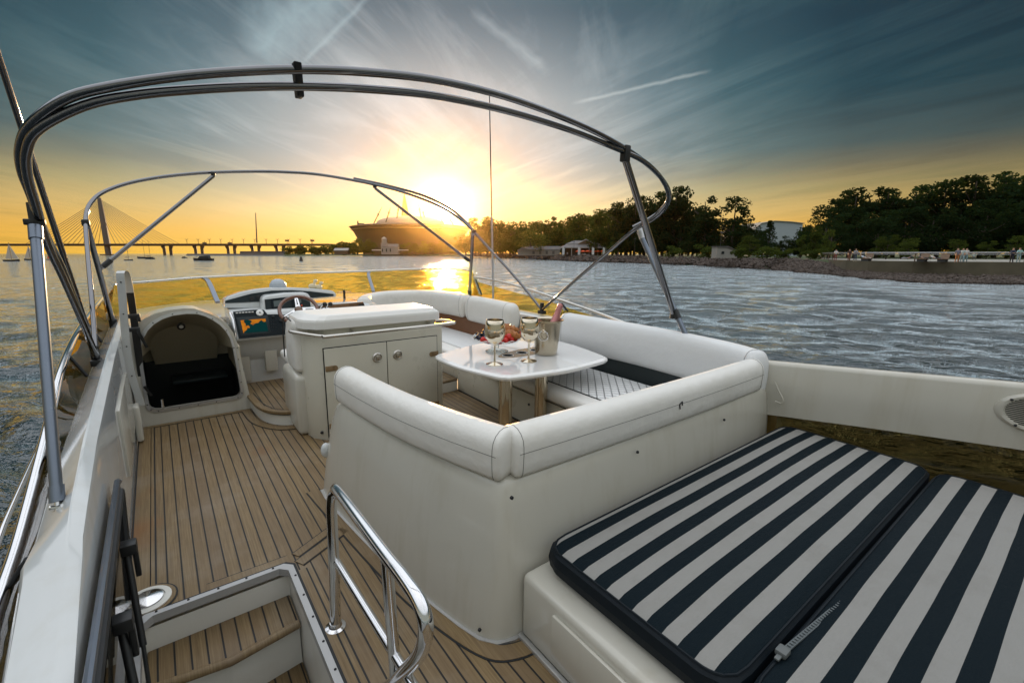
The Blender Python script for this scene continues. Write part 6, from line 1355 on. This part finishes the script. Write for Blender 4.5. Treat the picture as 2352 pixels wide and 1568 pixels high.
ED = [(0, 1), (1, 2), (2, 3), (3, 4), (4, 5), (2, 6), (6, 7), (7, 8), (2, 9), (9, 10), (10, 11), (0, 12), (12, 13), (13, 14), (14, 15), (0, 16), (16, 17), (17, 18), (18, 19)]
RD = [.15, .135, .16, .065, .09, .085, .075, .05, .038, .075, .05, .038, .095, .065, .045, .04, .095, .065, .045, .04]
def posed(kind):
    J = [Vector(j) for j in JN]
    if kind == 'recline':
        th = radians(58); piv = Vector((0, 0, .95)); R_ = Matrix.Rotation(-th, 3, 'X')
        for i in range(12): J[i] = piv + R_ @ (J[i] - piv)
        for i, (y, z) in {12: (-.05, .93), 13: (-.48, 1.02), 14: (-.86, .86), 15: (-.90, .98), 16: (-.05, .93), 17: (-.48, 1.0), 18: (-.86, .84), 19: (-.90, .96)}.items(): J[i] = Vector((J[i].x, y, z))
        for j in J: j.z -= .50
    elif kind == 'sit':
        for i, (y, z) in {12: (-.05, .92), 13: (-.46, .92), 14: (-.46, .50), 15: (-.60, .48), 16: (-.05, .92), 17: (-.46, .92), 18: (-.48, .50), 19: (-.62, .48)}.items(): J[i] = Vector((J[i].x, y, z))
        for j in J: j.z -= .46
    elif kind == 'lean':
        for i, (x, y, z) in {7: (-.27, -.12, 1.16), 8: (-.12, -.34, 1.14), 10: (.27, -.12, 1.16), 11: (.12, -.34, 1.14)}.items(): J[i] = Vector((x, y, z))
    return [tuple(j) for j in J]
BM = {k: body_mesh(posed(k), ED, RD) for k in ('stand', 'recline', 'sit', 'lean')}
def cmat(c): 
    k = 'cloth_%02d_%02d_%02d' % tuple(int(x * 99) for x in c)
    if k not in M: M[k] = simple(k, c, .8, var=.15, vs=8)
    return M[k]
M['skin'] = simple('skin', (.42, .24, .16), .6); M['hair'] = simple('hair', (.05, .03, .02), .6)
def person(kind, pos, rot, top, bottom, label, hair=None, sc=1.0):
    me = BM[kind].copy(); me.materials.clear()
    for m_ in (cmat(top), cmat(bottom), M['skin'], hair or M['hair']): me.materials.append(m_)
    J = posed(kind); 
    seg = {(0, 1): 0, (1, 2): 0, (2, 3): 2, (3, 4): 2, (4, 5): 2, (2, 6): 0, (6, 7): 0, (7, 8): 2, (2, 9): 0, (9, 10): 0, (10, 11): 2, (0, 12): 1, (12, 13): 1, (13, 14): 1, (14, 15): 3, (0, 16): 1, (16, 17): 1, (17, 18): 1, (18, 19): 3}
    for f in me.polygons:
        c = f.center; best = min(seg, key=lambda e: (c - (Vector(J[e[0]]) + Vector(J[e[1]])) / 2).length - (Vector(J[e[0]]) - Vector(J[e[1]])).length * .35)
        mi = seg[best]; hd_ = Vector(J[5]); up_ = (hd_ - Vector(J[3])).normalized()
        if mi == 2 and (c - hd_).dot(up_) > -.04 and best == (4, 5): mi = 3
        f.material_index = mi; f.use_smooth = True
    ob = bpy.data.objects.new('person', me); COL.objects.link(ob); ob.location = pos; ob.rotation_euler = (0, 0, rot); ob.scale = (sc, sc, sc); FR[ob] = (Vector(pos), True)
    return tag(ob, label, 'person')
def onp(px, py): p = WZ(px, py, .19); return p
toCam = PSI + pi * 0
def face(p, extra=0): return atan2(p.x, -p.y) * -1 + extra if False else atan2(-p.x, p.y) + extra
for (kd, px, py, ex, tp_, bt_, lb, hr_) in (
    ('lean', 1918, 598.0, .2, (.7, .68, .66), (.3, .06, .06), 'person in a white top leaning on the railing at the promenade end', M['red']),
    ('stand', 1949, 599.8, .5, (.06, .03, .03), (.2, .06, .04), 'person in dark clothes behind the railing beside the white-topped leaner', None),
    ('lean', 1963, 600.6, -.3, (.30, .30, .32), (.03, .05, .10), 'fair-haired person in jeans leaning on the railing', M['cream']),
    ('recline', 1986, 599.5, 1.2, (.50, .58, .66), (.42, .38, .34), 'person in pale blue reclining on the first wooden lounger', None),
    ('recline', 2085, 600.2, -1.3, (.05, .05, .06), (.30, .28, .30), 'person in black lying back on the low lounger', None),
    ('sit', 2124, 597.5, .6, (.35, .58, .78), (.10, .10, .12), 'person in a light blue shirt sitting above the loungers', None),
    ('recline', 2118, 600.6, 1.4, (.14, .12, .12), (.05, .05, .06), 'person in dark grey reclining on the middle lounger', None),
    ('recline', 2146, 600.8, 1.2, (.62, .58, .56), (.06, .06, .08), 'person in a pale top reclining beside the tall lounger back', None),
    ('stand', 2196, 603.6, .4, (.20, .20, .26), (.50, .18, .06), 'person in orange-brown shorts walking along the railing', None),
    ('stand', 2208, 603.2, -.4, (.55, .62, .60), (.35, .45, .46), 'person in pale clothes, first of the walking couple', None),
    ('stand', 2216, 603.0, .3, (.66, .62, .60), (.22, .34, .38), 'person with a white top, second of the walking couple', None),
    ('sit', 2235, 597.5, .2, (.42, .5, .5), (.1, .1, .1), 'person in grey green sitting under the trees past the couple', None),
    ('lean', 2322, 604.6, -.5, (.02, .03, .06), (.02, .02, .03), 'person in navy leaning on the railing near its far end', None),
    ('lean', 2337, 604.8, .6, (.35, .55, .52), (.40, .52, .52), 'person in pale teal leaning on the railing next to the one in navy', None)):
    p = onp(px, py); person(kd, p, face(p, ex), tp_, bt_, lb, hr_)
for (px, py, lb) in ((1990, 599.5, 'wooden lounger under the person in pale blue'), (2118, 600.6, 'dark wooden lounger in the middle of the promenade'), (2165, 601.0, 'dark lounger with a raised back beside the pale-topped person')):
    p = onp(px, py); t = thing('sun_lounger', lb, 'lounger', p, 'loungers on the promenade', True)
    q = MB(); q.box(p + Vector((-1.0, -.45, .28)), p + Vector((.7, .45, .42)), .03); put('seat', q, M['wood'], t); q = MB(); q.ext([p + Vector((.6, -.45, .34)), p + Vector((.75, -.45, .30)), p + Vector((1.35, -.45, 1.05)), p + Vector((1.22, -.45, 1.1))], (0, .9, 0)); put('back', q, M['wood'], t)
    for sx in (-.85, .55):
        q = MB(); q.box(p + Vector((sx - .06, -.42, 0)), p + Vector((sx + .06, .42, .29))); put('leg', q, M['bridge'], t, smooth=0)
for (px, dp, tp_, bt_, lb) in ((1303, 214, (.6, .6, .6), (.1, .1, .15), 'tiny person in white by the pavilion banners'), (1420, 175, (.3, .12, .1), (.1, .1, .12), 'tiny person in dark red on the shore path'), (1541, 150, (.6, .6, .62), (.35, .35, .4), 'tiny person in white walking the shore path under the tall trees'), (1530, 152, (.10, .12, .18), (.05, .05, .06), 'tiny person in dark blue on the shore path'), (1755, 112, (.62, .66, .12), (.12, .16, .14), 'person in a yellow top on the grass by the domed hall')):
    p = WD(px, 585, dp); p.z = GZ; person('stand', p, face(p, .4), tp_, bt_, lb)
lpst = None
for px, dp, lb in ((1457, 178, 'slender park lamp before the pavilion end trees'), (1653, 124, 'slender park lamp beside the white kiosk'), (1318, 216, 'slender park lamp standing before the pavilion roof')):
    p = WD(px, 585, dp); p.z = GZ; t = thing('street_lamp', lb, 'lamp', p, 'park lamps on the shore', True)
    q = MB(); q.tube([p, p + Vector((0, 0, 6.5))], .075, 6, taper=[1, .7]); put('pole', q, M['bridge'], t); q = MB(); q.lathe([(.0, 6.4), (.3, 6.5), (.34, 6.7), (0, 6.85)], p, 8); put('lamp_head', q, M['bridge'], t)

# ================================================================== LIGHT, SKY, CAMERA
w = bpy.data.worlds.new('World'); scene.world = w; w.use_nodes = True; nt = w.node_tree; nt.nodes.clear()
class WN(N):
    def __init__(s, t): s.t = t
g = WN(nt); out = g.n('OutputWorld'); bg = g.n('Background'); g.l(bg.outputs[0], out.inputs[0])
tc = g.n('TexCoord').outputs['Generated']; sp = g.n('SeparateXYZ'); g.l(tc, sp.inputs[0]); X_, Y_, Z_ = sp.outputs
sky = g.n('TexSky', sky_type='NISHITA', sun_disc=False); saz = atan2(SUNV.x, SUNV.y); sel = math.asin(SUNV.z)
sky.sun_elevation = sel; sky.sun_rotation = saz; sky.air_density = 1.4; sky.dust_density = 2.0; sky.ozone_density = 1.5
dp_ = g.n('VectorMath', operation='DOT_PRODUCT'); g.l(tc, dp_.inputs[0]); dp_.inputs[1].default_value = SUNV; cs_ = dp_.outputs['Value']
el = g.math('MAXIMUM', Z_, 0.0)
shf = g.ramp(cs_, [(.0, .12), (.6, .09), (.93, 0.0)]); el2 = g.math('ADD', el, g.math('MULTIPLY', shf, g.ramp(el, [(.15, 0.0), (.31, 1.0)])))  # brings the added overhead fill lower at the sides, for brighter water
base_ = g.ramp(el2, [(0.0, (.86, .47, .06)), (.04, (.80, .44, .075)), (.08, (.62, .42, .14)), (.115, (.38, .31, .14)), (.15, (.15, .155, .115)), (.19, (.055, .100, .112)), (.30, (.005, .050, .078)), (.42, (.004, .038, .066)), (.47, (.02, .07, .09)), (.57, (1.12, 1.19, 1.28)), (1.0, (1.36, 1.40, 1.46))])  # upper stops: unseen overhead sky brightened as fill light for the boat
ang = g.ramp(cs_, [(0.0, .55), (.45, .6), (.62, .72), (.75, .95), (.85, 1.0), (1.0, 1.0)])
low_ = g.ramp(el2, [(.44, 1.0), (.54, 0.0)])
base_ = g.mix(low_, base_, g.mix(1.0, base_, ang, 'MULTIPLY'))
# cirrus: long streaks on a high cloud plane
zz = g.math('ADD', el, .16); px_ = g.math('DIVIDE', X_, zz); py_ = g.math('DIVIDE', Y_, zz); cv = g.n('CombineXYZ'); g.l(px_, cv.inputs[0]); g.l(py_, cv.inputs[1]); cv = cv.outputs[0]
def streak(ang, sx, sy, sc, dist, off=0): return g.noise(g.mapv(g.mapv(cv, rot=(0, 0, radians(-ang)), loc=(off, off * .7, 0)), (sx, sy, 1)), sc, 9, .66, dist)
sL = streak(36, .42, 2.0, 1.5, .9); sL2 = streak(48, .5, 5.0, 2.6, .5, 3.1); sR = streak(-93, .34, 2.1, 1.7, 1.0, 1.3)
side = g.ramp(g.math('MULTIPLY', px_, .5), [(.5, 0.0), (.95, 1.0)])
f1_ = g.mix(side, sL, sR)
fine = g.ramp(sL2, [(.45, 0.0), (.70, 1.0)])
cl = g.math('MULTIPLY', g.ramp(f1_, [(.46, 0.0), (.68, 1.0)]), g.ramp(el, [(.02, .3), (.14, 1.0), (.6, .9)]))
cl = g.math('MAXIMUM', cl, g.math('MULTIPLY', fine, g.math('MULTIPLY', g.ramp(g.noise(cv, 1.1, 3), [(.46, 0.0), (.6, .8)]), g.math('SUBTRACT', 1, side))))
lit = g.ramp(cs_, [(.2, (.03, .065, .078)), (.6, (.042, .082, .095)), (.78, (.06, .12, .135)), (.86, (.18, .24, .255)), (.93, (.55, .58, .59)), (1.0, (.92, .90, .88))])
warm = g.ramp(el, [(.04, (1.6, 1.0, .34)), (.13, (1.55, 1.15, .55)), (.20, (1.0, 1.0, 1.0))]); lit = g.mix(1.0, lit, warm, 'MULTIPLY')
skc = g.mix(g.math('MULTIPLY', cl, g.ramp(cs_, [(.80, .38), (.97, .22)])), base_, lit)
dkm = g.math('MULTIPLY', g.ramp(f1_, [(.30, 1.0), (.50, 0.0)]), g.ramp(cs_, [(.5, .75), (.93, .15)]))
skc = g.mix(dkm, skc, g.mix(1.0, skc, (.48, .56, .62), 'MULTIPLY'))
# two contrails and the hard-edged cirrus sheet
def band(pa, pb, w, amt, col):
    global skc
    d1 = ray(*pa).normalized(); d2 = ray(*pb).normalized(); nn_ = d1.cross(d2).normalized(); mid = (d1 + d2).normalized()
    x = g.n('VectorMath', operation='DOT_PRODUCT'); g.l(tc, x.inputs[0]); x.inputs[1].default_value = nn_
    y = g.n('VectorMath', operation='DOT_PRODUCT'); g.l(tc, y.inputs[0]); y.inputs[1].default_value = mid
    wv = g.math('MULTIPLY', g.math('SUBTRACT', g.noise(tc, 30, 3), .5), w * 1.2); c0 = mid.dot(d1)
    m = g.math('MULTIPLY', g.ramp(g.math('DIVIDE', g.math('ABSOLUTE', g.math('ADD', x.outputs['Value'], wv)), w), [(0.0, 1.0), (1.0, 0.0)]), g.ramp(g.math('DIVIDE', g.math('SUBTRACT', y.outputs['Value'], c0), 1 - c0), [(0.0, 0.0), (.5, 1.0)]))
    skc = g.mix(g.math('MULTIPLY', m, amt), skc, col)
band((1310, 240), (1640, 160), .0045, .34, (.55, .58, .56)); band((1080, 20), (1260, 165), .012, .25, (.45, .5, .52))
band((690, 150), (860, -20), .006, .26, (.40, .52, .56)); band((560, 120), (800, -40), .055, .42, (.33, .46, .50))
# aureole round the sun
aur = g.ramp(cs_, [(.74, (0, 0, 0)), (.84, (.03, .055, .06)), (.90, (.10, .135, .15)), (.95, (.29, .31, .32)), (.975, (.43, .43, .425)), (.990, (.44, .43, .42)), (1.0, (.40, .39, .38))])
aur = g.mix(1.0, aur, g.ramp(el, [(.0, (.9, .62, .18)), (.05, (1, .80, .46)), (.12, (1, .96, .88)), (.18, (1, 1, 1)), (.29, (1, 1, 1)), (.42, (.42, .46, .5))]), 'MULTIPLY')
skc = g.mix(1.0, skc, aur, 'ADD')
cp_ = g.math('MAXIMUM', cs_, 0.0); core = g.math('ADD', g.math('MULTIPLY', g.math('POWER', cp_, 500), .20), g.math('MULTIPLY', g.math('POWER', cp_, 8000), 10.0))
cc3 = g.n('CombineXYZ'); g.l(core, cc3.inputs[0]); g.l(g.math('MULTIPLY', core, .95), cc3.inputs[1]); g.l(g.math('MULTIPLY', core, .84), cc3.inputs[2]); skc = g.mix(1.0, skc, cc3.outputs[0], 'ADD')
# fill glow added to the unseen sky astern, brightens aft-facing sides
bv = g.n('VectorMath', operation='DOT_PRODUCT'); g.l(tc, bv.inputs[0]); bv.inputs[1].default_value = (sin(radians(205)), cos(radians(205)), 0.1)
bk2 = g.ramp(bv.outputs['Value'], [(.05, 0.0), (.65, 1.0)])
BACK_FILL = (.31, .33, .29)
skc = g.mix(g.math('MULTIPLY', bk2, g.ramp(el, [(.35, .95), (.6, .3)])), skc, BACK_FILL)
ns = g.n('MixRGB', blend_type='MIX'); ns.inputs[0].default_value = .04
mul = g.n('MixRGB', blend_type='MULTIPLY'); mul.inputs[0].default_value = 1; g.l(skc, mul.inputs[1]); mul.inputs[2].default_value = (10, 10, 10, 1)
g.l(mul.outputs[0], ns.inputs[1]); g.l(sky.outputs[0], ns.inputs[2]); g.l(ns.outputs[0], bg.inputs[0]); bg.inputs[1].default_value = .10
# sun lamp
sl = bpy.data.lights.new('sun', 'SUN'); sl.energy = 4.2; sl.angle = radians(.6); sl.color = (1.0, .66, .34)
so_ = bpy.data.objects.new('sun', sl); COL.objects.link(so_); so_.rotation_euler = (-SUNV).to_track_quat('-Z', 'Y').to_euler(); so_.location = (0, 0, 60)
# haze
HAZE = True
if HAZE:
    q = MB(); q.box((-1500, -700, ZW - 8), (1700, 1700, 260)); g = N('haze_air'); pv_ = g.n('VolumePrincipled')
    pv_.inputs['Color'].default_value = (1.0, .62, .22, 1); pv_.inputs['Density'].default_value = .00005; pv_.inputs['Anisotropy'].default_value = .94
    g.l(pv_.outputs[0], g.out.inputs['Volume']); hz = put('haze', q, g.mat, o=(0, 0, ZW - 8), world=True, kind='stuff', smooth=0)
    hz.display_type = 'WIRE'
cam = bpy.data.cameras.new('camera'); co = bpy.data.objects.new('camera', cam); COL.objects.link(co)
cam.lens = 36 * FPX / 2352; cam.sensor_width = 36; cam.clip_start = .02; cam.clip_end = 30000
co.location = EYE; co.rotation_euler = (pi / 2 - PH, 0, -PSI); scene.camera = co
scene.view_settings.view_transform = 'Standard'; scene.view_settings.look = 'None'; scene.view_settings.exposure = 0.2; scene.view_settings.gamma = 1
scene.render.resolution_x = 1024; scene.render.resolution_y = 682
cy = scene.cycles; cy.use_denoising = True; cy.max_bounces = 8; cy.diffuse_bounces = 3; cy.glossy_bounces = 4; cy.transparent_max_bounces = 12; cy.transmission_bounces = 4; cy.volume_bounces = 0
cy.sample_clamp_indirect = 6; cy.caustics_reflective = False; cy.caustics_refractive = False
